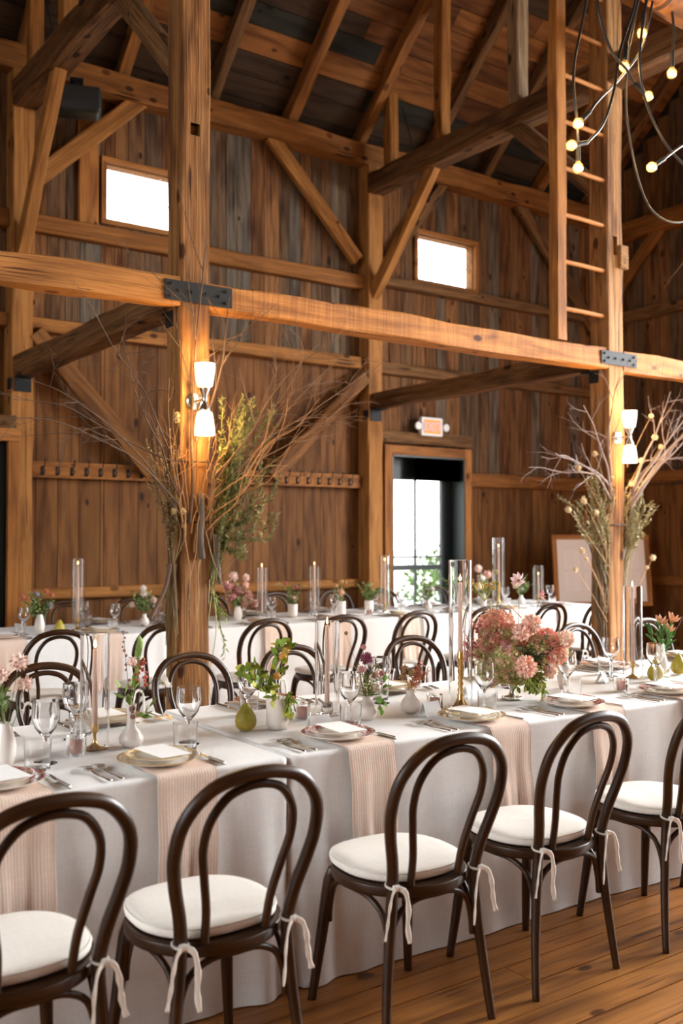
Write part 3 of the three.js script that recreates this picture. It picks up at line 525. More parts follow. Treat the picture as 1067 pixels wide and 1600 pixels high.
const plateProfile = (k) => [[0, 0.005], [0.075, 0.005], [0.088, 0.009], [0.116, 0.017], [0.132, 0.021], [0.133, 0.0185], [0.116, 0.012], [0.088, 0.0035], [0.075, 0], [0, 0]].map(([r, y]) => [r * k, y * (0.5 + k / 2)]).reverse();
const flipV = (g) => { const u = g.attributes.uv; for (let i = 0; i < u.count; i++) u.setY(i, 1 - u.getY(i)); return g; };
const plateBig = flipV(lathe(plateProfile(1), 48)), plateSmall = flipV(lathe(plateProfile(0.78), 40));
const forkGeo = merge([rod([[0, 0.004, 0.095], [0, 0.0045, 0.06], [0, 0.0035, 0.0], [0, 0.009, -0.032]], (t) => 0.0062 - 0.0028 * Math.min(1, t * 1.6), 12, 6, 0.45), bx(0.0235, 0.0026, 0.024, 0, 0.0095, -0.042, 0.05), ...[-1.5, -0.5, 0.5, 1.5].map((k) => bx(0.0036, 0.0026, 0.052, k * 0.0063, 0.0105, -0.074, -0.16))]).scale(1.08, 1.08, 1.08);
const knifeGeo = merge([rod([[0, 0.005, 0.105], [0, 0.005, 0.06], [0, 0.005, 0.0]], (t) => 0.0075 - 0.0015 * t, 8, 7, 0.55), (() => { const s = new THREE.Shape(); s.moveTo(-0.006, 0); s.lineTo(0.005, 0); s.lineTo(0.008, 0.05); s.quadraticCurveTo(0.01, 0.1, -0.004, 0.115); s.lineTo(-0.006, 0); const g = new THREE.ExtrudeGeometry(s, { depth: 0.0016, bevelEnabled: false }); g.rotateX(-Math.PI / 2); return g.translate(0, 0.0045, 0); })()]);
const gobletGeo = lathe([[0, 0.006], [0.012, 0.006], [0.033, 0.003], [0.037, 0.0015], [0.037, 0], [0, 0]].reverse().concat([[0.0075, 0.014], [0.0052, 0.03], [0.0048, 0.06], [0.0062, 0.078], [0.016, 0.09], [0.033, 0.112], [0.0425, 0.14], [0.0435, 0.16], [0.0405, 0.198], [0.0392, 0.198], [0.042, 0.16], [0.041, 0.14], [0.031, 0.114], [0.012, 0.093], [0, 0.0885]]), 36);
const tumblerGeo = lathe([[0, 0], [0.036, 0], [0.038, 0.004], [0.0415, 0.092], [0.0402, 0.092], [0.0365, 0.012], [0.03, 0.008], [0, 0.008]], 32);
const cardGeo = rbx(0.105, 0.0016, 0.185, 0.0005), tentGeo = merge([bx(0.09, 0.06, 0.0012, 0, 0.027, 0.013, -0.42), bx(0.09, 0.06, 0.0012, 0, 0.027, -0.013, 0.42)]);
function napkinGeo(seed, inner, drop, w = 0.2) {
  const path = []; for (let i = 0; i <= 6; i++) path.push([-inner + inner * i / 6 - 0.008 * (i === 6), 0.004]); path.push([0.006, 0.001], [0.012, -0.008]);
  for (let i = 1; i <= 16; i++) path.push([0.0145 + 0.03 * Math.pow(i / 16 * drop / 0.75, 1) + 0.004 * Math.sin(i * 0.55 + seed), -0.008 - drop * i / 16]);
  const nx = 16, pos = [], uv = [], idx = []; let s = 0;
  const layer = (th) => path.forEach(([z, y], j) => { if (j) s += Math.hypot(z - path[j - 1][0], y - path[j - 1][1]); const hang = Math.max(0, -y / drop); for (let i = 0; i <= nx; i++) { const t = i / nx - 0.5, wave = 0.008 * hang * Math.sin(t * 9 + seed * 3) + 0.004 * hang * Math.sin(t * 23 + seed), down = y < -0.004; pos.push(t * w * (1 - 0.05 * hang) + 0.01 * hang * Math.sin(seed * 7), y + (down ? 0 : th), z + (down ? th + wave + 0.008 * hang : 0)); uv.push((t + 0.5) * w / 0.075, s * 4); } });
  layer(0.0035); const top = path.length * (nx + 1); s = 0; layer(0.0005);
  const quad = (o, flip) => { for (let j = 0; j < path.length - 1; j++) for (let i = 0; i < nx; i++) { const q = o + j * (nx + 1) + i, r = q + nx + 1; flip ? idx.push(q, q + 1, r, q + 1, r + 1, r) : idx.push(q, r, q + 1, q + 1, r, r + 1); } };
  quad(0, 0); quad(top, 1); for (let j = 0; j < path.length - 1; j++) for (const i of [0, nx]) { const q = j * (nx + 1) + i, r = q + nx + 1; idx.push(q, q + top, r, r, q + top, r + top); }
  const g = new THREE.BufferGeometry(); g.setAttribute('position', new THREE.Float32BufferAttribute(pos, 3)); g.setAttribute('uv', new THREE.Float32BufferAttribute(uv, 2)); g.setIndex(idx); g.computeVertexNormals(); return g;
}
const napkins = [0, 1, 2].map((i) => napkinGeo(1.3 + i * 2.1, 0.24, 0.36 + i * 0.03));
const TY = TOP + 0.0035;
function setting(x, z, dir, kind, edge, where, near, opt = {}) {
  const face = dir > 0 ? 0 : Math.PI, at = (dx, y, dz) => [x + dir * dx, y, z + dir * dz], j = (a) => (R() - 0.5) * a, china_ = kind === 'gold' ? 'gold-rimmed' : 'red-patterned', k = opt.napkin ?? Math.floor(R() * 3);
  const on = ' ' + near, grp = (s) => s + ' on the ' + where;
  place('napkin' + k, () => plainMesh('napkin', napkins[k], napkinCloth), [x + dir * (opt.nx ?? 0.01), TOP + 0.003, edge], face, 'striped napkin hanging under the plate' + on, 'napkin', grp('striped napkins'));
  place('dinner' + kind, () => plainMesh('dinner_plate', plateBig, china[kind]), at(0, TY + 0.0082, 0), face + j(2), 'lower ' + china_ + ' dinner plate' + on, 'plate', grp(china_ + ' dinner plates'));
  place('salad' + kind, () => plainMesh('salad_plate', plateSmall, china[kind]), at(j(0.006), TY + 0.0212, j(0.006)), face + j(2), 'upper ' + china_ + ' plate under the card' + on, 'plate', grp(china_ + ' upper plates'));
  const card = place('menu', () => plainMesh('menu_card', cardGeo, paper), at(0.01, TY + 0.0425, 0), 0, 'white menu card on the plate' + on, 'card', grp('menu cards'));
  card.rotation.set(0, face + (opt.card ?? 0) + j(0.2), 0);
  for (const [dx, dz, a, w] of [[-0.215, 0.012, 0.05, 'outer'], [-0.175, 0.008, 0.03, 'inner']]) place('fork', () => plainMesh('fork', forkGeo, steel), at(dx, TY - 0.001, dz + j(0.015)), face + a + j(0.08), w + ' silver fork at the ' + china_ + ' plate' + on, 'fork', grp('forks'));
  place('knife', () => plainMesh('table_knife', knifeGeo, steel), at(0.165, TY - 0.001, 0.02 + j(0.01)), face + j(0.06), 'silver knife beside the ' + china_ + ' plate' + on, 'knife', grp('knives'));
  if (!opt.bare) {
    place('goblet', () => plainMesh('goblet', gobletGeo, glass), at(opt.gx ?? 0.215, TY, opt.gz ?? -0.225), 0, 'clear stemmed water goblet' + on, 'goblet', grp('goblets'));
    place('tumbler', () => plainMesh('tumbler', tumblerGeo, glass), at(opt.tx ?? 0.165, TY, opt.tz ?? -0.15), 0, 'clear straight tumbler' + on, 'tumbler', grp('tumblers'));
  }
}
const zf = (x) => (x < 1.765 ? -2.765 : -2.765 + (x - 1.765) * Math.tan(-turn2)), zb = (x) => zf(x) - NW;
const FRONTW = 'front tables, open-floor side', BACKW = 'front tables, post side';
const NEAR_F = ['at the left end of the front tables', 'in front of the berry vase', 'in front of the white cylinder vase', 'in front of the tall brass candlestick', 'in front of the large pink bouquet', 'between the bouquet and the lily vase', 'at the lily vase'];
const NEAR_B = ['behind the pale pink roses', 'behind the berry vase', 'behind the green pear', 'behind the astilbe vase', 'behind the large pink bouquet', 'behind the lily vase', 'beyond the lily vase', 'at the right end of the front tables'];
const NEAR_P = ['by the rust flowers on the back table', 'by the doorway candle on the back table', 'by the cream roses on the back table', 'by the dusty pink bouquet on the back table', 'by the lilac sprays on the back table', 'by the leafy cup on the back table', 'before the glass of the exit door', 'by the tallest cylinder on the back table', 'at the chart end of the back table'];
const NEAR_W = ['behind the doorway candle', 'behind the cream roses on the back table', 'behind the dusty pink bouquet', 'behind the tan seed heads', 'behind the leafy cup on the back table', 'by the wall post at the exit door', 'behind the tallest cylinder'];
[[0.86, 'red', { card: 0.05 }], [1.363, 'gold', { card: 0.05, nx: 0.02 }], [2.048, 'red', { card: 0.0, nx: 0.03, gx: 0.195, gz: -0.2, tx: 0.145, tz: -0.125 }], [2.671, 'gold', { card: 0.1, nx: 0.05, gx: 0.21, gz: -0.15, tx: 0.16, tz: -0.078 }], [3.231, 'red', { card: 0.1, nx: 0.04 }], [3.84, 'red', { card: 0.05 }], [4.45, 'gold', {}]].forEach(([x, k, o], i) => setting(x, zf(x) - 0.145, 1, k, zf(x) + 0.001, FRONTW, NEAR_F[i], { napkin: i % 3, ...o }));
[[0.9, 'gold'], [1.5, 'gold'], [2.2, 'red'], [2.85, 'gold'], [3.6, 'gold'], [4.3, 'red'], [5.0, 'gold'], [5.6, 'red']].forEach(([x, k], i) => setting(x, zb(x) + 0.145, -1, k, zb(x) - 0.001, BACKW, NEAR_B[i], { napkin: i % 3 }));
[2.1, 2.8, 3.5, 4.2, 4.85, 5.6, 6.3, 6.95, 7.6].forEach((x, i) => setting(x, FZ - 0.15, 1, i % 2 ? 'gold' : 'red', FZ + 0.003, 'back tables, post side', NEAR_P[i], { napkin: i % 3 }));
[3.1, 3.72, 4.5, 5.25, 5.95, 6.6, 7.35].forEach((x, i) => setting(x, FZ - FW2 + 0.15, -1, i % 2 ? 'red' : 'gold', FZ - FW2 - 0.003, 'back tables, wall side', NEAR_W[i], { napkin: i % 3 }));
const ROWS = [
  ['chairs on the open-floor side of the front tables', [[0.755, -2.465, 0.05], [1.275, -2.44, 0.0], [1.965, -2.455, -0.03], [2.55, -2.455, 0.02], [3.2, -2.435, -0.02], [3.81, -2.41, 0.03]], 0, NEAR_F],
  ['chairs on the post side of the front tables', [[0.86, -4.16, 0.03], [1.50, -4.14, -0.04], [2.235, -4.13, 0.03], [2.83, -4.14, 0.05], [3.61, -4.13, -0.05], [4.33, -4.14, 0.02], [5.03, -4.14, 0.04], [5.7, -4.12, -0.03]], Math.PI, NEAR_B],
  ['chairs between the posts and the back tables', [[2.1, -6.2, 0.03], [2.86, -6.26, -0.05], [3.55, -6.16, 0.04], [4.2, -6.14, -0.04], [4.86, -6.12, 0.02], [5.6, -6.12, -0.03], [6.28, -6.08, 0.03], [6.95, -6.08, -0.04]], 0, NEAR_P],
  ['chairs between the back tables and the wall', [[3.1, -8.24, 0.05], [3.72, -8.24, -0.03], [4.5, -8.25, 0], [5.25, -8.24, 0.03], [5.95, -8.24, -0.03], [6.6, -8.23, 0.04], [7.35, -8.24, 0]], Math.PI, NEAR_W],
];
// chairs: named by the place they are drawn up to
for (const [k, [group, spots, face, near]] of ROWS.entries()) spots.forEach(([x, z, a], i) => {
  place('chair', makeChair, [x, 0, z], face + a, 'dark bentwood chair at the place ' + near[i], 'chair', group);
});

// ------------------------------------------------------------ flowers: small builders, all in vertex colour
const Y = V(0, 1, 0), q4 = new THREE.Quaternion();
function put(g, p, dir, roll = 0, k = 1) { if (k !== 1) g.scale(k, k, k); if (roll) g.rotateY(roll); if (dir) { q4.setFromUnitVectors(Y, dir.clone().normalize()); g.applyQuaternion(q4); } return g.translate(p.x, p.y, p.z); }
function blade(len, w, fold = 0.25, curl = 0.15) {           // a leaf or petal standing on its stalk, folded along its rib
  const g = new THREE.BufferGeometry(), c = curl * len;
  g.setAttribute('position', new THREE.Float32BufferAttribute([0, 0, 0, w / 2, len * 0.45, fold * w, 0, len * 0.5, 0, -w / 2, len * 0.45, fold * w, 0, len, c, w * 0.3, len * 0.78, c * 0.5 + fold * w * 0.6, -w * 0.3, len * 0.78, c * 0.5 + fold * w * 0.6], 3));
  g.setIndex([0, 1, 2, 0, 2, 3, 1, 5, 2, 2, 5, 4, 2, 4, 6, 2, 6, 3]); g.computeVertexNormals(); return g;
}
const rv = (a = 1) => V(rr(-a, a), rr(-a, a), rr(-a, a));
const stemGeo = (pts, r, c) => tint(rod(pts, (t) => r * (1 - 0.4 * t), 8 + pts.length * 2, 5), ...c);
function sprig(pts, { n = 14, len = 0.03, w = 0.014, c = [0.1, 0.2, 0.03], c2, r = 0.0014, from = 0.25, open = 0.9, stem } = {}) {
  const curve = new THREE.CatmullRomCurve3(pts.map((p) => (p.isVector3 ? p : V(...p)))), out = [stemGeo(pts, r, stem ?? c)];
  for (let i = 0; i < n; i++) {
    const t = from + (1 - from) * i / Math.max(1, n - 1), p = curve.getPoint(Math.min(t, 1)), T = curve.getTangent(Math.min(t, 1)), d = T.clone().add(rv().multiplyScalar(open)), col = c2 && R() < 0.4 ? c2 : c;
    out.push(tint(put(blade(len * rr(0.7, 1.2), w * rr(0.8, 1.2)), p, d, R() * 6.28), ...col, 0.5));
  }
  return merge(out);
}
const fib = (i, n) => { const y = 1 - 2 * (i + 0.5) / n, a = i * 2.39996; return V(Math.sqrt(1 - y * y) * Math.cos(a), y, Math.sqrt(1 - y * y) * Math.sin(a)); };
function pompon(r, n, cA, cB) { const l = [tint(ball(r * 0.72), ...cA)]; for (let i = 0; i < n; i++) { const d = fib(i, n).add(rv(0.12)); l.push(tint(put(blade(r * 0.55, r * 0.32, 0.35, 0.3), d.clone().normalize().multiplyScalar(r * 0.5), d, R() * 6.28), ...(R() < 0.5 ? cA : cB), 0.35)); } return merge(l); }
function hydrangea(rx, ry, rz, n, cols) {
  const l = [tint(ball(0.8).scale(rx, ry, rz), ...cols[0])];
  for (let i = 0; i < n; i++) { const d = fib(i, n).add(rv(0.15)).normalize(), p = V(d.x * rx, d.y * ry, d.z * rz).multiplyScalar(rr(0.82, 1.04)), c = cols[Math.floor(Math.pow(R(), 1) * cols.length)], x = V(0, 0, 0).crossVectors(d, V(0.3, 0.8, 0.5)).normalize(), s = rr(0.008, 0.0125), a0 = R() * 3;
    for (let k = 0; k < 4; k++) { const q = x.clone().applyAxisAngle(d, a0 + k * Math.PI / 2).addScaledVector(d, 0.35); l.push(tint(put(blade(s * 1.5, s * 1.5, 0.1, 0.2), p, q, 0), ...c, 0.4)); } }
  return merge(l);
}
function daisy(r, n, c, eye = [0.4, 0.28, 0.04], cup = 0.35) { const l = [tint(ball(r * 0.18, 0, r * 0.05, 0), ...eye)]; for (let i = 0; i < n; i++) { const a = i / n * 6.283; l.push(tint(put(blade(r, r * 0.62, 0.12, -0.1), V(0, 0, 0), V(Math.cos(a), cup, Math.sin(a)), 0), ...c, 0.25)); } return merge(l); }
function plume(pts, { n = 60, len = 0.014, c, c2, width = 0.02, r = 0.0012 }) { // astilbe, goldenrod: fine florets round a stem
  const curve = new THREE.CatmullRomCurve3(pts.map((p) => V(...p))), l = [stemGeo(pts, r, c)];
  for (let i = 0; i < n; i++) { const t = 0.35 + 0.65 * R(), p = curve.getPoint(t), w = width * (1.15 - t), d = rv().normalize(); l.push(tint(put(blade(len * rr(0.6, 1.3), len * 0.4, 0.3), p.addScaledVector(d, w * R()), d.add(V(0, 0.6, 0)), 0), ...(c2 && R() < 0.4 ? c2 : c), 0.5)); }
  return merge(l);
}
const berry = (pts, n, rad, c) => { const curve = new THREE.CatmullRomCurve3(pts.map((p) => V(...p))), l = [stemGeo(pts, 0.0012, [0.12, 0.06, 0.03])]; for (let i = 0; i < n; i++) { const p = curve.getPoint(0.35 + 0.65 * i / n).add(rv(0.006)); l.push(tint(ball(rad * rr(0.7, 1.2), p.x, p.y, p.z, 1), ...c, 0.4)); } return merge(l); };
const PINK = [0.88, 0.42, 0.34], BLUSH = [0.9, 0.6, 0.5], ROSE = [0.52, 0.14, 0.12], CREAM = [0.82, 0.72, 0.5], SAGE = [0.46, 0.48, 0.17], GREEN = [0.085, 0.16, 0.03], LIME = [0.3, 0.4, 0.05], WHITE = [0.8, 0.74, 0.7], RUST = [0.6, 0.2, 0.08], WINE = [0.2, 0.025, 0.06], GOLD = [0.62, 0.42, 0.04];
const putAt = (g, x, y, z, dx = 0, dy = 1, dz = 0) => put(g, V(x, y, z), V(dx, dy, dz));

// ------------------------------------------------------------ candles under glass
let flameMat = new THREE.MeshPhysicalMaterial({ color: lin(1, 0.7, 0.3), emissive: lin(1, 0.62, 0.22), emissiveIntensity: 9, roughness: 1 });
const flameGeo = lathe([[0, 0], [0.0035, 0.004], [0.0048, 0.009], [0.0034, 0.017], [0.0012, 0.026], [0, 0.03]], 10);
const holders = {
  short: lathe([[0, 0], [0.032, 0], [0.033, 0.004], [0.02, 0.01], [0.009, 0.018], [0.006, 0.03], [0.0055, 0.05], [0.01, 0.056], [0.0135, 0.06], [0.0135, 0.082], [0.012, 0.082], [0.011, 0.062], [0, 0.062]], 24),
  tall: lathe([[0, 0], [0.037, 0], [0.038, 0.005], [0.03, 0.012], [0.02, 0.03], [0.012, 0.045], [0.016, 0.055], [0.009, 0.065], [0.014, 0.078], [0.008, 0.09], [0.013, 0.103], [0.008, 0.115], [0.013, 0.128], [0.008, 0.14], [0.014, 0.155], [0.009, 0.168], [0.013, 0.18], [0.012, 0.2], [0.018, 0.208], [0.014, 0.214], [0.012, 0.236], [0.0105, 0.236], [0.0105, 0.214], [0, 0.214]], 24),
  glass: lathe([[0, 0], [0.03, 0], [0.031, 0.006], [0.024, 0.012], [0.022, 0.05], [0.02, 0.052], [0.0135, 0.052], [0.0125, 0.03], [0, 0.03]], 24),
};
function candle(x, z, top, flame, kind, label, r = 0.049) {
  const holdH = { short: 0.062, tall: 0.214, glass: 0.03 }[kind], y = TOP + 0.0035;
  const h = single('candle_holder', holders[kind], kind === 'glass' ? glass : brass, (kind === 'glass' ? 'clear glass' : kind === 'tall' ? 'tall turned brass' : 'small brass') + ' candlestick ' + label, 'candlestick', null, [x, y, z]);
  const c = thing('taper_candle', 'lit blush taper candle ' + label, 'candle', [x, y + holdH + 0.0005, z]), len = flame - 0.012 - (y + holdH);
  part(c, 'wax', lathe([[0, 0], [0.0102, 0], [0.0108, 0.02], [0.0078, len - 0.004], [0.006, len], [0, len - 0.001]], 14), wax);
  const wk = part(c.children[0], 'wick', cyl(0.0009, 0.0007, 0.012, 0, len + 0.005, 0, 5), iron);
  const f = part(c.children[0], 'flame', flameGeo.clone().translate(0, len + 0.005, 0), flameMat, 'small warm flame');
  const l = new THREE.PointLight(lin(1, 0.6, 0.25), 0.055); l.name = 'candle_light'; l.castShadow = true; l.shadow.radius = 0.3; l.position.set(0, len + 0.016, 0); c.add(l);
  if (top) { const H = top - y; single('glass_cylinder', lathe([[0, 0], [r - 0.002, 0], [r, 0.003], [r, H - 0.001], [r - 0.0012, H], [r - 0.0026, H - 0.001], [r - 0.0026, 0.006], [0, 0.006]].slice(1, -1), 40), glass, 'tall open glass cylinder round the candle ' + label, 'glass cylinder', null, [x, y, z]); }
}
candle(1.285, -3.255, 1.14, 1.10, 'short', 'beside the bud vase with red berries');
candle(2.285, -3.315, 1.13, 1.125, 'glass', 'beside the white cylinder vase');
candle(2.828, -3.12, 1.373, 1.29, 'tall', 'beside the large pink bouquet', 0.049);
candle(4.14, -3.275, 1.217, 1.222, 'short', 'by the lily vase');
candle(2.78, -7.4, 1.295, 1.255, 'short', 'on the back row table by the dark doorway', 0.052);
candle(4.417, -7.4, 1.193, 1.21, 'glass', 'by the dusty pink bouquet on the back table', 0.05);
candle(4.961, -7.4, 1.194, 1.215, 'glass', 'by the lilac sprays on the back table', 0.05);
candle(5.757, -7.4, 1.282, 1.24, 'short', 'on the back table before the exit door', 0.05);
candle(7.235, -7.4, 1.445, 1.36, 'tall', 'in the tallest cylinder on the back table', 0.06);
candle(7.815, -7.4, 1.148, 1.06, 'short', 'at the right end of the back table', 0.055);

// votives, pears, name cards
const votiveGlass = lathe([[0.031, 0], [0.033, 0.003], [0.034, 0.062], [0.0325, 0.062], [0.031, 0.008], [0.0, 0.008], [0, 0]].reverse(), 24), votiveWax = lathe([[0, 0], [0.0235, 0], [0.0235, 0.036], [0.02, 0.04], [0, 0.038]], 20);
const votives = [[1.2, -3.2, 'by the brass candlestick and berries'], [2.155, -3.3, 'behind the white cylinder vase'], [2.725, -3.165, 'by the tall brass candlestick'], [3.745, -3.03, 'past the bouquet near a tent card'], [3.47, -7.2, 'on the back table by the small white roses'], [5.4, -7.18, 'on the back table by the exit door']];
for (const [x, z, w] of votives) { const v = thing('votive', 'blush wax votive in a clear glass ' + w, 'votive', [x, TY, z]); part(v, 'glass_cup', votiveGlass, glass); part(v, 'wax', votiveWax.clone().translate(0, 0.009, 0), waxPink); part(v.children[1], 'wick', cyl(0.0008, 0.0008, 0.008, 0, 0.051, 0, 5), iron); }
const pearSkin = (() => { const W = 256, H = 256, c = new Uint8Array(W * H * 4); for (let y = 0; y < H; y++) for (let x = 0; x < W; x++) { const n = pn(x / 10, y / 10, 26, 26, 61) * 0.6 + pn(x / 3, y / 3, 85, 85, 62) * 0.4, q = pn(x / 64, y / 64, 4, 4, 63), o = (y * W + x) * 4; c[o] = 255 * (0.54 + 0.12 * q + 0.1 * n); c[o + 1] = 255 * (0.56 + 0.06 * n); c[o + 2] = 255 * (0.17 + 0.08 * n); c[o + 3] = 255; } return new THREE.MeshPhysicalMaterial({ map: dataTex(W, H, c, true), roughness: 0.45 }); })();
const pearGeo = lathe([[0, 0.004], [0.01, 0.001], [0.025, 0.004], [0.037, 0.018], [0.0405, 0.036], [0.037, 0.055], [0.027, 0.072], [0.019, 0.086], [0.013, 0.097], [0.006, 0.102], [0, 0.1]], 28);
for (const [x, z, w] of [[1.857, -3.225, 'beside the white cylinder vase'], [4.13, -3.13, 'beside the candle past the bouquet'], [4.44, -3.22, 'by the lily vase at the right end'], [2.55, -7.15, 'on the back table by the dark doorway']]) { const p = thing('pear', 'green pear standing ' + w, 'pear', [x, TY, z], R() * 6); part(p, 'fruit', pearGeo, pearSkin); part(p.children[0], 'stalk', rod([[0, 0.098, 0], [0.003, 0.11, 0], [0.009, 0.118, 0.002]], 0.0018, 6, 5), iron); }
for (const [x, z, a, w] of [[2.09, -3.085, 0.0, 'red-patterned plate by the cylinder vase'], [2.62, -3.07, 0.1, 'gold-rimmed plate by the tall candlestick'], [3.27, -3.02, -0.1, 'red-patterned plate by the bouquet'], [3.9, -3.27, 0.5, 'candle past the bouquet'], [1.95, -3.30, 0.2, 'pear and the cylinder vase'], [3.06, -3.30, 0.2, 'bouquet foot']]) single('name_card', tentGeo, paper, 'small white folded name card near the ' + w, 'name card', null, [x, TY, z], a);

// ------------------------------------------------------------ vases with flowers
function vase(name, label, at, profile, mat = ceramic) { const v = thing(name, label, 'flower vase', [at[0], TY, at[1]]); part(v, 'vessel', lathe(profile, 28), mat); return v; }
const BULB = [[0, 0], [0.022, 0], [0.036, 0.012], [0.0405, 0.032], [0.034, 0.052], [0.022, 0.066], [0.0165, 0.078], [0.018, 0.094], [0.0165, 0.094], [0.0145, 0.078], [0.019, 0.066], [0, 0.03]];
const NECK = [[0, 0], [0.026, 0], [0.04, 0.014], [0.042, 0.03], [0.03, 0.052], [0.017, 0.07], [0.0145, 0.11], [0.0185, 0.145], [0.017, 0.145], [0.0125, 0.11], [0.014, 0.07], [0, 0.04]];
const CAN = [[0, 0], [0.036, 0], [0.037, 0.018], [0.042, 0.022], [0.043, 0.116], [0.0405, 0.116], [0.039, 0.03], [0, 0.028]];
const TALLV = [[0, 0], [0.028, 0], [0.036, 0.03], [0.037, 0.06], [0.028, 0.1], [0.021, 0.13], [0.0195, 0.13], [0.024, 0.1], [0, 0.06]];
const P = (v, name, g, m = plant, l) => part(v, name, g, m, l);
{ // left end: pale pink blooms
  const v = vase('bud_vase', 'white bud vase with pale pink roses at the left end of the front table', [0.965, -3.2], TALLV);
  for (const [x, y, z, r] of [[0.045, 0.32, 0.0, 0.032], [-0.02, 0.29, 0.02, 0.03], [0.06, 0.25, 0.02, 0.026]]) { P(v, 'stem', stemGeo([[0, 0.06, 0], [x * 0.5, y * 0.6, z], [x, y, z]], 0.0016, GREEN)); P(v, 'rose', putAt(pompon(r, 46, [0.78, 0.56, 0.48], [0.8, 0.68, 0.58]), x, y, z, x * 2, 1, z), petal); }
  for (let i = 0; i < 5; i++) P(v, 'leaf_spray', sprig([[0, 0.11, 0], [rr(-0.03, 0.03), 0.2, rr(-0.03, 0.03)], [rr(-0.06, 0.07), rr(0.22, 0.3), rr(-0.05, 0.05)]], { n: 10, len: 0.035, w: 0.018, c: [0.14, 0.2, 0.05] }));
}
{ // red berries and white bloom
  const v = vase('bud_vase', 'white long-necked bud vase with red berries and a white bloom', [1.40, -3.215], NECK);
  P(v, 'berry_stem', berry([[0, 0.1, 0], [0.015, 0.22, 0], [0.035, 0.29, 0.01], [0.045, 0.2, 0.02]], 22, 0.0065, [0.42, 0.07, 0.04]));
  P(v, 'berry_stem', berry([[0, 0.1, 0], [-0.01, 0.2, 0], [-0.025, 0.33, 0], [-0.03, 0.4, 0]], 10, 0.005, [0.3, 0.14, 0.1]));
  P(v, 'stem', stemGeo([[0, 0.08, 0], [0.03, 0.17, 0.01], [0.09, 0.23, 0.015], [0.11, 0.205, 0.02]], 0.0015, GREEN)); P(v, 'bloom', putAt(daisy(0.034, 8, WHITE, [0.5, 0.45, 0.1], 0.6), 0.112, 0.21, 0.02, 0.8, 0.5, 0.3), petal);
  P(v, 'bloom', putAt(pompon(0.022, 30, BLUSH, WHITE), 0.0, 0.29, 0.01, 0, 1, 0.3), petal);
  for (const e of [[0.03, 0.33, 0.02], [-0.04, 0.2, 0.02], [0.05, 0.13, 0.03], [0.02, 0.25, -0.02]]) P(v, 'leaf_spray', sprig([[0, 0.12, 0], [e[0] * 0.5, e[1] * 0.8, e[2]], e], { n: 5, len: 0.05, w: 0.022, c: [0.2, 0.3, 0.06], open: 0.6 }));
  P(v, 'pod', berry([[0, 0.13, 0], [-0.015, 0.13, 0.035], [-0.02, 0.1, 0.05]], 6, 0.008, [0.22, 0.11, 0.08]));
}
{ // white cylinder with green and yellow sprigs
  const v = vase('cylinder_vase', 'white straight cylinder vase with trailing green and yellow sprigs', [1.973, -3.19], CAN);
  for (const e of [[[-0.04, 0.15, 0.03], [-0.09, 0.2, 0.03], [-0.15, 0.24, 0.02]], [[-0.05, 0.14, 0.04], [-0.1, 0.17, 0.05], [-0.17, 0.225, 0.03]], [[-0.02, 0.17, 0], [-0.06, 0.22, 0], [-0.11, 0.25, 0]], [[-0.01, 0.2, 0], [0.005, 0.29, 0], [0.02, 0.33, 0]], [[0.01, 0.19, 0.01], [0.02, 0.27, 0.01], [0.05, 0.3, 0.01]], [[-0.03, 0.15, 0.05], [-0.05, 0.16, 0.06], [-0.06, 0.12, 0.07]], [[0.01, 0.13, 0.04], [0.015, 0.11, 0.055], [0.01, 0.06, 0.06]]])
    P(v, 'sprig', sprig([[0, 0.07, 0], ...e], { n: 16, len: 0.036, w: 0.026, c: [0.2, 0.3, 0.035], c2: [0.42, 0.42, 0.04], from: 0.35 }));
  for (const [x, y, z] of [[-0.015, 0.2, 0.02], [0.03, 0.29, 0.01], [-0.04, 0.16, 0.04], [0.012, 0.27, 0.02]]) P(v, 'bloom', putAt(pompon(0.019, 22, [0.62, 0.32, 0.06], [0.66, 0.46, 0.06]), x, y, z), petal);
}
{ // bulb vase with wine scabiosa
  const v = vase('bulb_vase', 'white round bulb vase with a wine-red scabiosa and pink sprays', [2.353, -3.14], BULB);
  P(v, 'stem', stemGeo([[0, 0.05, 0], [-0.005, 0.15, 0], [-0.002, 0.235, 0]], 0.0015, GREEN)); P(v, 'scabiosa', putAt(pompon(0.027, 60, WINE, [0.26, 0.05, 0.1]), -0.002, 0.24, 0), petal);
  for (const [x, y, z, r] of [[-0.03, 0.2, 0.01, 0.018], [0.04, 0.17, 0.0, 0.018], [-0.015, 0.285, 0, 0.014], [0.075, 0.175, 0.0, 0.016]]) { P(v, 'stem', stemGeo([[0, 0.06, 0], [x * 0.5, y * 0.6, z], [x, y, z]], 0.0012, GREEN)); P(v, 'bloom', putAt(pompon(r, 26, [0.5, 0.2, 0.2], [0.55, 0.28, 0.22]), x, y, z), petal); }
  P(v, 'seed_head', merge([stemGeo([[0, 0.06, 0], [-0.03, 0.22, -0.03], [-0.085, 0.34, -0.02]], 0.001, [0.15, 0.1, 0.05]), tint(ball(0.008, -0.085, 0.342, -0.02), 0.2, 0.12, 0.06)]));
  for (let i = 0; i < 9; i++) P(v, 'fern_spray', sprig([[0, 0.07, 0], [rr(-0.02, 0.02), 0.12, rr(-0.02, 0.02)], [rr(-0.05, 0.05), rr(0.16, 0.22), rr(-0.04, 0.04)]], { n: 22, len: 0.016, w: 0.005, c: [0.24, 0.26, 0.06] }));
  for (const e of [[0.05, 0.075, 0.04], [0.03, 0.05, 0.05], [0.075, 0.14, 0.02]]) P(v, 'ivy', sprig([[0.005, 0.09, 0.005], [e[0] * 0.7, 0.1, e[2] * 0.7], e], { n: 4, len: 0.034, w: 0.026, c: [0.13, 0.26, 0.03], from: 0.6 }));
}
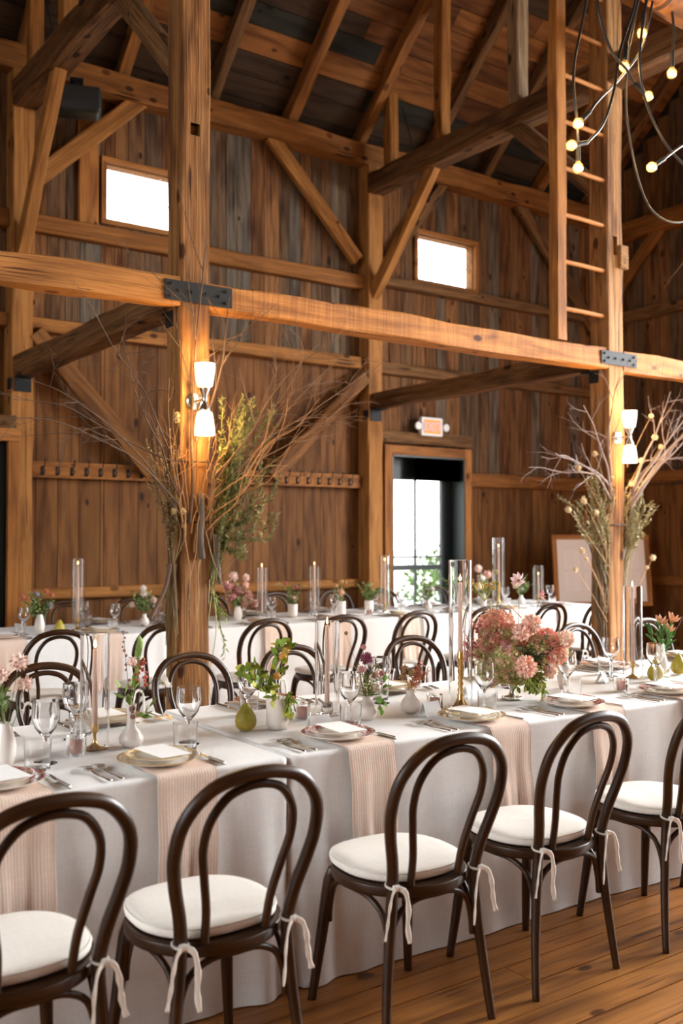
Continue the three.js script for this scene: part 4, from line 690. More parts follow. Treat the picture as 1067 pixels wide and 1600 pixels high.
{ // bulb vase with coral astilbe
  const v = vase('bulb_vase', 'white round bulb vase with coral astilbe plumes', [2.59, -3.16], BULB);
  for (const e of [[0.05, 0.19, 0.0], [0.085, 0.17, 0.01], [0.07, 0.2, -0.02], [0.035, 0.17, 0.02]]) P(v, 'astilbe', plume([[0, 0.07, 0], [e[0] * 0.4, 0.12, e[2]], e], { n: 70, c: RUST, c2: [0.68, 0.34, 0.18], width: 0.016 }));
  for (const e of [[-0.03, 0.18, 0], [-0.01, 0.165, 0.02], [-0.045, 0.15, 0.01]]) P(v, 'dried_bloom', merge([stemGeo([[0, 0.07, 0], [e[0] * 0.6, 0.13, e[2]], e], 0.0013, [0.2, 0.14, 0.05]), putAt(pompon(0.02, 22, [0.28, 0.15, 0.06], [0.36, 0.22, 0.1]), ...e)]));
}
{ // the large bouquet on a silver foot
  const v = vase('bouquet', 'large pink and green bouquet of hydrangea and dahlias in a silver footed bowl', [3.166, -3.157], [[0, 0], [0.045, 0], [0.047, 0.006], [0.036, 0.013], [0.018, 0.018], [0.011, 0.03], [0.01, 0.055], [0.018, 0.066], [0.05, 0.078], [0.066, 0.1], [0.07, 0.125], [0.066, 0.125], [0.05, 0.09], [0, 0.08]], pewter);
  for (let i = 0; i < 24; i++) { const a = i / 24 * 6.283; P(v.children[0], 'flute', ball(0.005, Math.cos(a) * 0.042, 0.009, Math.sin(a) * 0.042, 1), silver); }
  // r: along the camera's right, u: up, f: towards the camera
  const rt = V(Math.cos(YAW), 0, Math.sin(YAW)), tw = V(-Math.sin(YAW), 0, Math.cos(YAW)), A = (r, u, f) => V(0, u, 0).addScaledVector(rt, r).addScaledVector(tw, f), B = (g, r, u, f) => put(g, A(r, u, f), A(r, u - 0.12, f + 0.03));
  P(v, 'moss_core', tint(ball(0.1, 0, 0.2, 0, 2).scale(1.15, 0.8, 1), 0.1, 0.11, 0.03));
  const dusty = [PINK, [0.84, 0.38, 0.3], BLUSH, [0.85, 0.62, 0.4], [0.78, 0.5, 0.36]], olive = [[0.6, 0.62, 0.24], CREAM, [0.78, 0.54, 0.34], [0.68, 0.68, 0.3], [0.8, 0.48, 0.36]];
  for (const [r, u, f, s, cols] of [[-0.075, 0.325, 0.02, 0.078, dusty], [-0.1, 0.27, 0.07, 0.06, [...dusty, ...olive]], [-0.035, 0.285, 0.05, 0.055, olive], [-0.055, 0.175, 0.09, 0.085, olive], [0.0, 0.14, 0.09, 0.06, olive], [-0.1, 0.13, 0.05, 0.06, olive], [0.15, 0.255, 0.03, 0.062, dusty], [0.185, 0.215, 0.03, 0.055, [...dusty, CREAM]], [0.105, 0.245, 0.06, 0.045, olive], [0.02, 0.25, -0.08, 0.08, dusty], [-0.08, 0.2, -0.07, 0.08, olive], [0.12, 0.19, -0.06, 0.07, olive]]) P(v, 'hydrangea', B(hydrangea(s, s * 0.85, s, Math.round(s * 2600), cols), r, u, f), petal);
  for (const [r, u, f, s, a, b] of [[0.03, 0.165, 0.165, 0.05, [0.95, 0.58, 0.45], [0.97, 0.7, 0.58]], [0.02, 0.305, 0.11, 0.04, [0.94, 0.68, 0.58], [0.92, 0.6, 0.5]], [0.075, 0.34, 0.07, 0.045, [0.94, 0.64, 0.52], [0.96, 0.78, 0.68]], [0.225, 0.27, 0.06, 0.04, [0.92, 0.74, 0.58], [0.9, 0.6, 0.5]], [0.15, 0.135, 0.09, 0.034, [0.9, 0.62, 0.5], [0.92, 0.8, 0.72]]]) P(v, 'dahlia', B(pompon(s, 150, a, b), r, u, f), petal);
  for (const [r, u, f, s] of [[-0.045, 0.25, 0.125, 0.032], [-0.2, 0.19, 0.05, 0.024]]) P(v, 'cosmos', B(daisy(s, 14, [0.75, 0.42, 0.45]), r, u, f), petal);
  for (let i = 0; i < 16; i++) { const r = rr(-0.24, -0.12), u = rr(0.15, 0.34); P(v, 'pink_spray', sprig([A(-0.06, 0.15, 0), A(r * 0.7, (u + 0.17) / 2, 0.03), A(r, u, rr(-0.03, 0.07))], { n: 14, len: 0.016, w: 0.012, c: [0.55, 0.14, 0.12], c2: [0.62, 0.3, 0.3], from: 0.6, stem: [0.12, 0.08, 0.03] }), petal); }
  for (let i = 0; i < 16; i++) { const r = rr(0.03, 0.2); P(v, 'evergreen', sprig([A(0.02, 0.16, 0.04), A(r * 0.6, 0.2, 0.08), A(r, rr(0.14, 0.3), rr(0.03, 0.12))], { n: 26, len: 0.022, w: 0.006, c: [0.06, 0.09, 0.02] })); }
  for (let i = 0; i < 18; i++) { const r = rr(0.0, 0.13); P(v, 'trailing_leaves', sprig([A(0.04, 0.13, 0.06), A(r * 0.8, 0.12, 0.12), A(r * 0.95, rr(0.05, 0.09), rr(0.08, 0.12))], { n: 11, len: 0.038, w: 0.016, c: [0.26, 0.34, 0.05], c2: [0.4, 0.42, 0.12], from: 0.3 })); }
  const tall = (pts, bloom, name) => { P(v, 'stem', stemGeo(pts, 0.0016, [0.14, 0.17, 0.05])); if (bloom) P(v, name, bloom, petal); };
  const t1 = A(0.035, 0.52, -0.02), t2 = A(0.13, 0.455, 0.0), t3 = A(-0.12, 0.48, 0.0), t4 = A(-0.07, 0.56, 0);
  tall([A(0.03, 0.25, 0), A(0.032, 0.4, 0), t1], put(daisy(0.042, 9, [0.78, 0.6, 0.6], [0.3, 0.25, 0.05], 0.55), t1, A(-0.3, 0.5, 1)), 'white_cosmos');
  tall([A(0.08, 0.28, 0), A(0.105, 0.38, 0), t2], put(daisy(0.03, 8, [0.75, 0.4, 0.38], [0.3, 0.25, 0.05], 0.6), t2, A(0.8, 0.2, 0.6)), 'pink_cosmos');
  const umb = []; for (let i = 0; i < 26; i++) { const q = t3.clone().add(A(rr(-0.055, 0.055), rr(0, 0.035), rr(-0.03, 0.03))); umb.push(stemGeo([t3.clone().add(V(0, -0.05, 0)), q], 0.0006, SAGE), tint(ball(0.0055, q.x, q.y, q.z, 0), ...GOLD, 0.4)); }
  tall([A(-0.07, 0.3, 0), A(-0.085, 0.4, 0), t3], merge(umb), 'yellow_umbel');
  tall([A(-0.07, 0.33, 0), A(-0.065, 0.45, 0), t4], merge([tint(ball(0.012, t4.x, t4.y, t4.z), 0.5, 0.42, 0.2), tint(ball(0.009, t4.x + 0.012, t4.y - 0.05, t4.z), 0.42, 0.36, 0.15)]), 'seed_head');
  P(v, 'bud_spike', merge([stemGeo([A(-0.09, 0.36, 0.02), A(-0.1, 0.43, 0.02)], 0.004, [0.55, 0.45, 0.15]), stemGeo([A(0.04, 0.36, 0.02), A(0.0, 0.4, 0.02), A(-0.02, 0.42, 0.02)], 0.003, [0.6, 0.45, 0.3])]));
}
{ const v = vase('bud_vase', 'small white tapered vase with feathery greens beyond the bouquet', [3.59, -3.24], [[0, 0], [0.02, 0], [0.03, 0.04], [0.037, 0.075], [0.034, 0.1], [0.02, 0.112], [0.018, 0.112], [0.03, 0.095], [0, 0.05]]);
  for (let i = 0; i < 12; i++) P(v, 'fern_spray', sprig([[0, 0.09, 0], [rr(-0.02, 0.02), 0.14, rr(-0.02, 0.02)], [rr(-0.05, 0.05), rr(0.15, 0.22), rr(-0.04, 0.04)]], { n: 24, len: 0.018, w: 0.005, c: [0.2, 0.26, 0.08], c2: [0.5, 0.48, 0.3] })); }
{ const v = vase('bud_vase', 'white bud vase with coral lilies and long green leaves on the front tables', [4.285, -3.215], [[0, 0], [0.028, 0], [0.037, 0.03], [0.036, 0.07], [0.022, 0.12], [0.02, 0.145], [0.018, 0.145], [0.02, 0.12], [0, 0.06]]);
  for (const e of [[-0.06, 0.27, 0.03], [-0.07, 0.22, 0.04], [-0.05, 0.18, 0.05], [-0.04, 0.24, 0.06], [0.05, 0.22, 0.03], [-0.05, 0.25, -0.03]]) P(v, 'leaf_spray', sprig([[0, 0.12, 0], [e[0] * 0.5, e[1] * 0.8, e[2]], e], { n: 9, len: 0.055, w: 0.02, c: [0.1, 0.24, 0.05], open: 0.5 }));
  for (const e of [[-0.03, 0.27, 0.02], [0.05, 0.28, 0.03], [0.0, 0.23, 0.04]]) P(v, 'lily', merge([stemGeo([[0, 0.1, 0], [e[0] * 0.5, e[1] * 0.7, e[2]], e], 0.0018, GREEN), putAt(daisy(0.055, 6, [0.66, 0.32, 0.16], [0.5, 0.3, 0.05], 1.3), ...e, e[0] * 4, 1, 0.5)]), petal);
  P(v, 'twig', stemGeo([[0, 0.12, 0], [0.06, 0.2, 0.02], [0.1, 0.25, 0.03], [0.15, 0.31, 0.03]], 0.003, [0.12, 0.07, 0.05])); }
// flowers on the back tables
function backFlowers(x, z, label, profile, blooms, greens) {
  const v = vase('flower_vase', label, [x, z], profile);
  for (const [dx, y, r, a, b] of blooms) { P(v, 'stem', stemGeo([[0, 0.06, 0], [dx * 0.5, y * 0.6, 0], [dx, y, 0]], 0.002, GREEN)); P(v, 'bloom', putAt(pompon(r, 40, a, b), dx, y, rr(-0.03, 0.03)), petal); }
  for (let i = 0; i < greens; i++) P(v, 'leaf_spray', sprig([[0, 0.08, 0], [rr(-0.05, 0.05), 0.16, rr(-0.04, 0.04)], [rr(-0.12, 0.12), rr(0.15, 0.3), rr(-0.06, 0.06)]], { n: 14, len: 0.036, w: 0.018, c: [0.1, 0.16, 0.04], c2: [0.25, 0.3, 0.1] }));
}
backFlowers(2.48, -7.38, 'white vase with rust and grey-blue flowers on the back table by the dark doorway', TALLV, [[-0.12, 0.26, 0.03, RUST, [0.4, 0.1, 0.06]], [0.05, 0.3, 0.022, RUST, [0.5, 0.2, 0.1]], [-0.03, 0.28, 0.03, [0.3, 0.28, 0.33], [0.2, 0.2, 0.25]], [0.1, 0.27, 0.022, RUST, ROSE], [0.0, 0.16, 0.028, RUST, ROSE], [0.08, 0.19, 0.03, [0.3, 0.26, 0.3], [0.4, 0.35, 0.38]]], 14);
backFlowers(3.32, -7.38, 'round white vase with small cream roses on the back table', BULB, [[-0.02, 0.3, 0.03, WHITE, [0.75, 0.6, 0.52]], [0.0, 0.25, 0.033, WHITE, BLUSH], [0.09, 0.2, 0.03, [0.75, 0.55, 0.48], WHITE], [-0.09, 0.17, 0.028, BLUSH, WHITE]], 10);
backFlowers(3.69, -7.38, 'tall white cylinder vase with short greens on the back table', [[0, 0], [0.045, 0], [0.044, 0.15], [0.042, 0.15], [0.04, 0.03], [0, 0.03]], [], 5);
backFlowers(4.16, -7.36, 'large dusty pink bouquet on the back table beside the post with the branches', TALLV, [[-0.03, 0.37, 0.045, BLUSH, WHITE], [0.09, 0.36, 0.035, BLUSH, WHITE], [0.06, 0.3, 0.035, BLUSH, PINK], [0.0, 0.26, 0.06, [0.4, 0.16, 0.14], [0.5, 0.26, 0.2]], [0.1, 0.2, 0.06, [0.42, 0.18, 0.15], [0.52, 0.3, 0.24]], [-0.06, 0.2, 0.06, [0.38, 0.14, 0.12], [0.5, 0.3, 0.2]], [0.15, 0.14, 0.04, [0.5, 0.2, 0.18], BLUSH], [0.04, 0.15, 0.05, [0.4, 0.2, 0.15], [0.5, 0.3, 0.24]], [-0.1, 0.29, 0.05, [0.4, 0.15, 0.14], BLUSH]], 14);
backFlowers(4.72, -7.38, 'white cup vase with pink and lilac sprays on the back table', CAN, [[-0.07, 0.3, 0.02, ROSE, [0.4, 0.1, 0.2]], [0.02, 0.27, 0.022, [0.4, 0.15, 0.25], ROSE], [0.0, 0.17, 0.025, BLUSH, ROSE]], 8);
backFlowers(5.24, -7.38, 'white cylinder vase with tan seed heads on the back table', [[0, 0], [0.042, 0], [0.042, 0.12], [0.04, 0.12], [0.038, 0.03], [0, 0.03]], [[-0.05, 0.26, 0.022, [0.5, 0.3, 0.1], [0.6, 0.4, 0.2]], [0.0, 0.3, 0.022, [0.55, 0.35, 0.12], [0.5, 0.3, 0.1]], [0.05, 0.29, 0.02, [0.5, 0.3, 0.1], [0.6, 0.4, 0.2]], [0.0, 0.2, 0.04, [0.6, 0.36, 0.2], [0.68, 0.45, 0.3]]], 2);
backFlowers(5.54, -7.36, 'white cup vase full of green leaves on the back table', CAN, [], 22);
backFlowers(6.27, -7.38, 'white bulb vase with white sprays on the back table before the door glass', BULB, [[0.03, 0.2, 0.03, WHITE, CREAM], [-0.05, 0.17, 0.025, WHITE, CREAM]], 10);
backFlowers(6.6, -7.38, 'white pitcher vase with white blooms and dark leaves before the door', TALLV, [[0.05, 0.2, 0.04, WHITE, [0.7, 0.68, 0.66]], [0.0, 0.27, 0.025, [0.6, 0.4, 0.35], BLUSH]], 16);
backFlowers(7.0, -7.38, 'vase of pale pink and cream roses beside the tallest cylinder', TALLV, [[-0.05, 0.38, 0.045, BLUSH, WHITE], [0.06, 0.32, 0.05, [0.72, 0.42, 0.36], BLUSH], [-0.02, 0.28, 0.05, WHITE, CREAM], [-0.16, 0.25, 0.045, [0.3, 0.16, 0.08], [0.4, 0.24, 0.12]], [0.1, 0.2, 0.045, [0.4, 0.2, 0.12], BLUSH], [-0.06, 0.2, 0.05, CREAM, WHITE]], 14);
backFlowers(7.54, -7.38, 'small vase of cream roses near the end of the back table', BULB, [[-0.08, 0.2, 0.04, CREAM, [0.6, 0.4, 0.25]], [0.0, 0.16, 0.035, WHITE, CREAM]], 8);

// ------------------------------------------------------------ ladder
{
  const l = thing('ladder', 'plain wooden ladder rail with round rungs let into the post, standing on the long beam', 'ladder');
  const top = 8.6; part(l, 'rail', timberGeo(V(6.085, 3.052, -5.53), V(6.085, top, -5.53), 0.11, 0.09, HZ, 0.003, 0.006), M.timber[0]);
  for (let y = 3.32; y < top - 0.1; y += 0.385) part(l, 'rung', rod([[6.06, y, -5.53], [6.4, y + 0.004, -5.535], [6.665, y, -5.54]], 0.0185, 6, 8), M.trim[1]);
}
// ------------------------------------------------------------ coat hooks
{
  const l = thing('coat_rack', 'long brown board with a row of black iron coat hooks', 'coat rack'); board(l, 'back_board', [(2.93 + 6.62) / 2, 2.07, BACK + 0.095], 3.69, 0.145, 0.03, M.trim[0], UPX, UPZ);
  board(l, 'spacer', [(2.93 + 6.62) / 2, 2.07, BACK + 0.045], 3.6, 0.08, 0.07, M.trim[0], UPX, UPZ);
  const hook = merge([rbx(0.022, 0.085, 0.008, 0.003, 0, 0, 0.004), rod([[0, -0.02, 0.006], [0.0, -0.035, 0.035], [0, -0.015, 0.06], [0, 0.005, 0.062]], 0.0055, 10, 6), rod([[0, 0.02, 0.006], [0, 0.03, 0.05], [0, 0.075, 0.075], [0, 0.09, 0.08]], 0.005, 10, 6), ball(0.009, 0, 0.092, 0.08), ball(0.008, 0, 0.008, 0.062)]);
  for (let x = 3.02; x < 6.58; x += 0.1375) part(l, 'hook', hook, iron, 'black iron coat hook').position.set(x, 2.06, BACK + 0.11);
}
// ------------------------------------------------------------ loudspeaker under the plate
{
  const l = thing('loudspeaker', 'black loudspeaker hung below the plate beside the tie beam', 'loudspeaker', [3.2, 5.37, -8.62], -0.35); part(l, 'cabinet', rbx(0.44, 0.24, 0.26, 0.05), blackPaint); part(l, 'grille', rbx(0.4, 0.2, 0.02, 0.008, 0, 0, 0.13), std(0.02, 0.02, 0.022, 0.8)); part(l, 'bracket', merge([bx(0.04, 0.16, 0.03, 0, 0.16, -0.1), bx(0.12, 0.02, 0.2, 0, 0.235, -0.14)]), iron);
}
// ------------------------------------------------------------ exit sign
const font = await new FontLoader().loadAsync('fonts/droid/droid_sans_bold.typeface.json');
{
  const s = thing('exit_sign', 'lit orange exit sign with two small emergency lamp heads over the dark door', 'exit sign', [7.64, 2.745, BACK + 0.11]);
  part(s, 'housing', rbx(0.335, 0.225, 0.07, 0.02), std(0.72, 0.7, 0.7, 0.5)); part(s, 'mount', bx(0.14, 0.12, 0.08, 0, 0, -0.07), std(0.6, 0.58, 0.56, 0.6));
  part(s, 'lit_face', rbx(0.265, 0.165, 0.01, 0.003, 0, 0, 0.036), new THREE.MeshPhysicalMaterial({ color: lin(0.35, 0.1, 0.03), emissive: lin(1, 0.3, 0.06), emissiveIntensity: 0.95, roughness: 0.6 }));
  const t = new TextGeometry('EXIT', { font, size: 0.098, depth: 0.003, curveSegments: 4, bevelEnabled: false }); t.computeBoundingBox(); const bb = t.boundingBox; t.translate(-(bb.max.x + bb.min.x) / 2, -(bb.max.y + bb.min.y) / 2, 0.041);
  part(s.children[2], 'lettering', t, std(0.55, 0.44, 0.5, 0.6), 'EXIT in pale letters');
  for (const d of [-1, 1]) { const h = part(s, 'lamp_head', merge([rod([[d * 0.165, 0, 0], [d * 0.2, 0.0, 0.01]], 0.012, 4, 8), lathe([[0, 0], [0.03, 0.004], [0.045, 0.03], [0.047, 0.05], [0.04, 0.052], [0, 0.05]], 20).rotateX(Math.PI / 2).translate(d * 0.215, 0, -0.01)]), std(0.6, 0.57, 0.56, 0.45), 'round unlit lamp head'); }
  const l = new THREE.PointLight(lin(1, 0.36, 0.12), 0.01); l.name = 'exit_sign_light'; l.position.set(0, 0, 0.2); l.castShadow = true; s.add(l);
}
// ------------------------------------------------------------ wall lamps on the posts
const shadeMat = new THREE.MeshPhysicalMaterial({ color: lin(0.9, 0.85, 0.75), emissive: lin(1, 0.78, 0.46), emissiveIntensity: 2.6, roughness: 0.5 });
const shadeUp = lathe([[0.0, 0.002], [0.03, 0], [0.046, 0.008], [0.054, 0.05], [0.06, 0.1], [0.062, 0.145], [0.059, 0.145], [0.057, 0.1], [0.05, 0.05], [0.04, 0.012], [0, 0.006]], 32);
for (const [x, w] of [[P1 - 0.005, 'strapped branches'], [P2 + 0.0, 'ladder']]) {
  const s = thing('wall_lamp', 'nickel wall lamp with two glowing frosted glass shades on the post with the ' + w, 'wall lamp', [x, 2.295, -5.5]);
  part(s, 'back_plate', lathe([[0, 0], [0.06, 0], [0.06, 0.012], [0.045, 0.024], [0.02, 0.03], [0, 0.03]], 32).rotateX(Math.PI / 2), steel); part(s, 'arm', rod([[0, 0, 0.02], [0, 0, 0.08], [0, 0, 0.135]], 0.011, 8, 10), steel);
  part(s, 'body', lathe([[0, -0.075], [0.034, -0.075], [0.034, -0.06], [0.016, -0.02], [0.014, 0], [0.016, 0.02], [0.034, 0.06], [0.034, 0.075], [0, 0.075]], 24).translate(0, 0, 0.135), steel);
  for (const d of [1, -1]) {
    const g = shadeUp.clone(); if (d < 0) g.rotateX(Math.PI); g.translate(0, d * 0.072, 0.135); part(s, 'shade', g, shadeMat, 'glowing frosted glass shade');
    const l = new THREE.PointLight(lin(1, 0.64, 0.27), 1.5); l.name = 'wall_lamp_light'; l.position.set(0, d * 0.15, 0.135); l.castShadow = true; l.shadow.radius = 2; s.add(l);
  }
}
// ------------------------------------------------------------ framed chart on an easel in the corner
{
  const s = thing('framed_chart', 'large wooden framed pale seating chart leaning on an easel in the corner', 'framed chart', [9.7, 0.60, -8.1], -0.5), W = 1.24, H = 0.88;
  const tilt = (g) => g.translate(0, H / 2, 0).rotateX(-0.14);
  const c = document.createElement('canvas'); c.width = 512; c.height = 360; const x = c.getContext('2d'); x.fillStyle = '#c9bab0'; x.fillRect(0, 0, 512, 360);
  const r = rng(17); for (let i = 0; i < 8; i++) { const px = 46 + (i % 4) * 112, py = 70 + Math.floor(i / 4) * 120; x.fillStyle = '#d0c0b9'; x.fillRect(px, py, 88, 100); x.fillStyle = '#b9a9a0'; for (let k = 0; k < 8; k++) x.fillRect(px + 16, py + 10 + k * 11, 30 + r() * 26, 2); }
  x.fillStyle = '#a99c92'; x.fillRect(190, 34, 132, 6); x.fillRect(220, 48, 72, 3); const t = new THREE.CanvasTexture(c); t.colorSpace = THREE.SRGBColorSpace;
  part(s, 'poster', tilt(new THREE.BoxGeometry(W - 0.08, H - 0.08, 0.008)), new THREE.MeshPhysicalMaterial({ map: t, roughness: 0.6 }), 'pale printed sheet with faint columns of names');
  for (const [w, h, px, py] of [[W, 0.055, 0, H / 2 - 0.0275], [W, 0.055, 0, -H / 2 + 0.0275], [0.055, H - 0.11, -W / 2 + 0.0275, 0], [0.055, H - 0.11, W / 2 - 0.0275, 0]]) part(s, 'frame', tilt(boardGeo(Math.max(w, h), Math.min(w, h), 0.03).rotateZ(h > w ? Math.PI / 2 : 0).translate(px, py, 0.006)), M.trim[0]);
  const e = thing('easel', 'wooden easel carrying the framed chart', 'easel', [9.7, 0, -8.1], -0.5);
  for (const d of [-1, 1]) part(e, 'leg', timberGeo(V(d * 0.42, 0, 0.02), V(d * 0.12, 1.75, -0.265), 0.035, 0.02, V(0, 0, 1), 0.001, 0.003), M.trim[0]);
  part(e, 'rear_leg', timberGeo(V(0, 0, -0.62), V(0, 1.7, -0.285), 0.035, 0.02, V(0, 0, 1), 0.001, 0.003), M.trim[0]); part(e, 'ledge', rbx(0.9, 0.025, 0.14, 0.003, 0, 0.582, -0.01), M.trim[0]);
}
// ------------------------------------------------------------ branches and dried flowers strapped to the posts
function twigs(list, p, d, len, r, level, col, { wander = 0.5, droop = 0.1, kids = 5, curl = 0, minZ = 0 } = {}) {
  const pts = [p.clone()], q = p.clone(), dir = d.clone().normalize(), n = 7; let ph = R() * 6; const sideA = V(0, 0, 0).crossVectors(dir, V(0.2, 0.9, 0.4)).normalize();
  for (let i = 1; i <= n; i++) { dir.add(rv(wander * 0.35)).add(V(0, -droop * 0.15 * i / n, 0)); if (curl) { ph += 1.9; dir.addScaledVector(sideA, Math.sin(ph) * curl); } dir.normalize(); q.addScaledVector(dir, len / n); if (minZ && q.z < minZ) { q.z = minZ; dir.z = Math.abs(dir.z) * 0.3; } pts.push(q.clone()); }
  list.push(tint(rod(pts, (t) => r * (1 - 0.72 * t), level > 1 ? 8 : 18, level > 1 ? 4 : 6), ...col, 0.3));
  if (level >= 3) return;
  const curve = new THREE.CatmullRomCurve3(pts);
  for (let i = 0; i < kids; i++) { const t = 0.25 + 0.7 * (i + R()) / kids, T = curve.getTangent(t), k = T.clone().add(rv(0.75)).normalize(); twigs(list, curve.getPoint(t), k, len * rr(0.3, 0.5) * (1.15 - t * 0.5), r * 0.5 * (1.1 - t * 0.5), level + 1, col, { wander, droop: droop * 0.5, kids: level === 0 ? kids : Math.max(2, kids - 2), curl, minZ }); }
}
const branch = (o, name, p, d, len, r, col, opt, level = 0, label) => { const l = []; twigs(l, V(...p), V(...d), len, r, level, col, opt); return part(o, name, merge(l), bark, label); };
const DARK = [0.075, 0.042, 0.024], BROWN = [0.16, 0.085, 0.04], CURLY = [0.3, 0.145, 0.05], ASH = [0.25, 0.19, 0.17];
{
  const o = thing('branch_arrangement', 'bare twigs, curly willow and green feathery stems strapped round the left lamp post', 'branches'), x = P1, z = PZ;
  // bare branches fanning left and right
  for (const [dx, dy, dz, len, sy] of [[-0.75, 0.7, 0.25, 1.35, 1.65], [-0.95, 0.5, 0.2, 1.15, 1.9], [-0.55, 0.95, 0.3, 1.2, 1.7], [-0.35, 1, 0.2, 1.3, 1.75], [-0.8, 0.85, 0.05, 1.3, 1.6]]) branch(o, 'branch', [x - 0.12, sy, z + 0.14], [dx, dy, dz + 0.08], len, 0.0058, DARK, { wander: 0.5, droop: 0.7, kids: 5, minZ: -5.468 }, 0);
  for (const [dx, dy, dz, len, sy] of [[0.5, 1, 0.3, 1.15, 1.8], [0.8, 0.75, 0.3, 1.25, 1.85], [0.95, 0.6, 0.2, 1.3, 1.9], [0.65, 0.9, 0.4, 1.2, 1.75], [0.85, 0.9, 0.1, 1.35, 1.7]]) branch(o, 'branch', [x + 0.12, sy, z + 0.14], [dx, dy, dz + 0.08], len, 0.006, BROWN, { wander: 0.55, droop: 0.3, kids: 6, minZ: -5.468 }, 0);
  branch(o, 'branch', [x - 0.05, 1.55, z + 0.13], [-0.02, 1, 0.06], 1.75, 0.011, DARK, { wander: 0.22, droop: 0, kids: 6, minZ: -5.468 }, 1); branch(o, 'branch', [x - 0.02, 2.05, z + 0.15], [0.3, 1, 0.12], 0.95, 0.009, DARK, { wander: 0.3, droop: 0, kids: 5, minZ: -5.468 }, 1);
  // curly willow
  for (const [sx, dx, dy, len] of [[0.1, 0.6, 0.9, 0.95], [0.12, 0.45, 1, 0.9], [0.08, 0.7, 0.7, 0.85], [0.12, 0.3, 1, 0.8], [-0.1, -0.1, 1, 0.75], [-0.12, -0.2, 1, 0.8], [-0.04, 0.05, 1, 0.65], [0.02, -0.1, 1, 0.6], [-0.08, 0.15, 1, 0.7], [0.06, 0.2, 1, 0.75], [-0.02, 0.3, 1, 0.6], [0.1, 0.8, 0.8, 0.9], [-0.06, -0.2, 1, 0.5], [0.04, 0.5, 1, 1.0]]) branch(o, 'curly_willow', [x + sx, rr(1.35, 1.7), z + 0.13], [dx, dy, 0.15], len, 0.0048, CURLY, { wander: 0.3, droop: 0, kids: 3, minZ: -5.468, curl: 0.5 }, 1);
  for (const [sx, sy, dx, len] of [[-0.02, 1.72, 0.05, 0.75], [0.05, 1.7, -0.02, 0.7], [-0.1, 1.75, 0.0, 0.8], [0.02, 1.4, 0.05, 0.5]]) branch(o, 'curly_willow', [x + sx, sy, z + 0.125], [dx, -1, 0.0], len, 0.006, [0.3, 0.17, 0.08], { wander: 0.1, droop: 0, kids: 0, minZ: -5.468, curl: 0.38 }, 3);
  // thick cut sticks
  part(o, 'stick', tint(rod([[x + 0.02, 1.73, z + 0.13], [x + 0.03, 1.6, z + 0.135], [x + 0.02, 1.47, z + 0.135], [x + 0.035, 1.33, z + 0.13]], 0.02, 20, 9), 0.1, 0.075, 0.055), bark); part(o, 'stick', tint(rod([[x + 0.13, 1.48, z + 0.12], [x + 0.14, 1.36, z + 0.12], [x + 0.165, 1.17, z + 0.12]], (t) => 0.021 - 0.01 * t, 14, 9), 0.12, 0.1, 0.085), bark); part(o, 'stick', tint(rod([[x - 0.16, 1.3, z + 0.1], [x - 0.21, 1.15, z + 0.12], [x - 0.32, 0.98, z + 0.16]], 0.012, 10, 7), 0.09, 0.05, 0.03), bark);
  // green feathery stems on the right, dry ones on the left, thin stems down to the floor
  for (let i = 0; i < 44; i++) { const e = rr(0.0, 0.4), h = rr(1.5, 2.4) - e * 0.2; part(o, 'feathery_stem', sprig([[x + 0.13, rr(1.1, 1.4), z + rr(0, 0.14)], [x + 0.15 + e * 0.35, (h + 1.3) / 2, z + rr(0.03, 0.2)], [x + 0.16 + e * 0.8, h - 0.15, z + rr(0.05, 0.22)], [x + 0.17 + e, h, z + rr(0.05, 0.22)]], { n: 130, len: 0.036, w: 0.0065, c: [0.135, 0.135, 0.035], c2: [0.2, 0.18, 0.05], r: 0.0025, from: 0.15, open: 0.8 }), plant); }
  for (let i = 0; i < 12; i++) part(o, 'yellow_foliage', sprig([[x + 0.12, 1.4, z + 0.1], [x + 0.16 + i * 0.008, 1.65, z + 0.14], [x + rr(0.14, 0.3), rr(1.7, 2.1), z + 0.16]], { n: 26, len: 0.045, w: 0.02, c: [0.22, 0.19, 0.03], c2: [0.17, 0.16, 0.035], from: 0.4 }), plant);
  for (let i = 0; i < 26; i++) { const e = rr(-0.04, 0.18); part(o, 'dried_stem', sprig([[x - 0.13, rr(0.75, 1.2), z + rr(-0.05, 0.14)], [x - 0.14 - e * 0.3, 1.5, z + 0.1], [x - 0.15 - e, rr(1.75, 2.15), z + 0.1]], { n: 60, len: 0.02, w: 0.008, c: [0.18, 0.11, 0.04], c2: [0.22, 0.17, 0.06], r: 0.0025, from: 0.4 }), plant); }
  for (let i = 0; i < 10; i++) { const s = i < 5 ? -1 : 1; part(o, 'thin_stem', stemGeo([[x + s * (0.115 + rr(0, 0.03)), 1.3, z + rr(-0.06, 0.12)], [x + s * (0.12 + rr(0, 0.02)), 0.9, z + rr(-0.06, 0.12)], [x + s * (0.11 + rr(0, 0.03)), 0.45, z + rr(-0.06, 0.12)]], 0.004, s < 0 ? [0.14, 0.1, 0.03] : [0.4, 0.38, 0.16]), plant); }
  for (let i = 0; i < 5; i++) part(o, 'green_leaves', sprig([[x + 0.125, 1.25, z + 0.08], [x + 0.15, 1.05, z + 0.1], [x + rr(0.13, 0.22), rr(0.7, 1.0), z + 0.12]], { n: 14, len: 0.04, w: 0.012, c: [0.2, 0.24, 0.05], from: 0.3 }), plant);
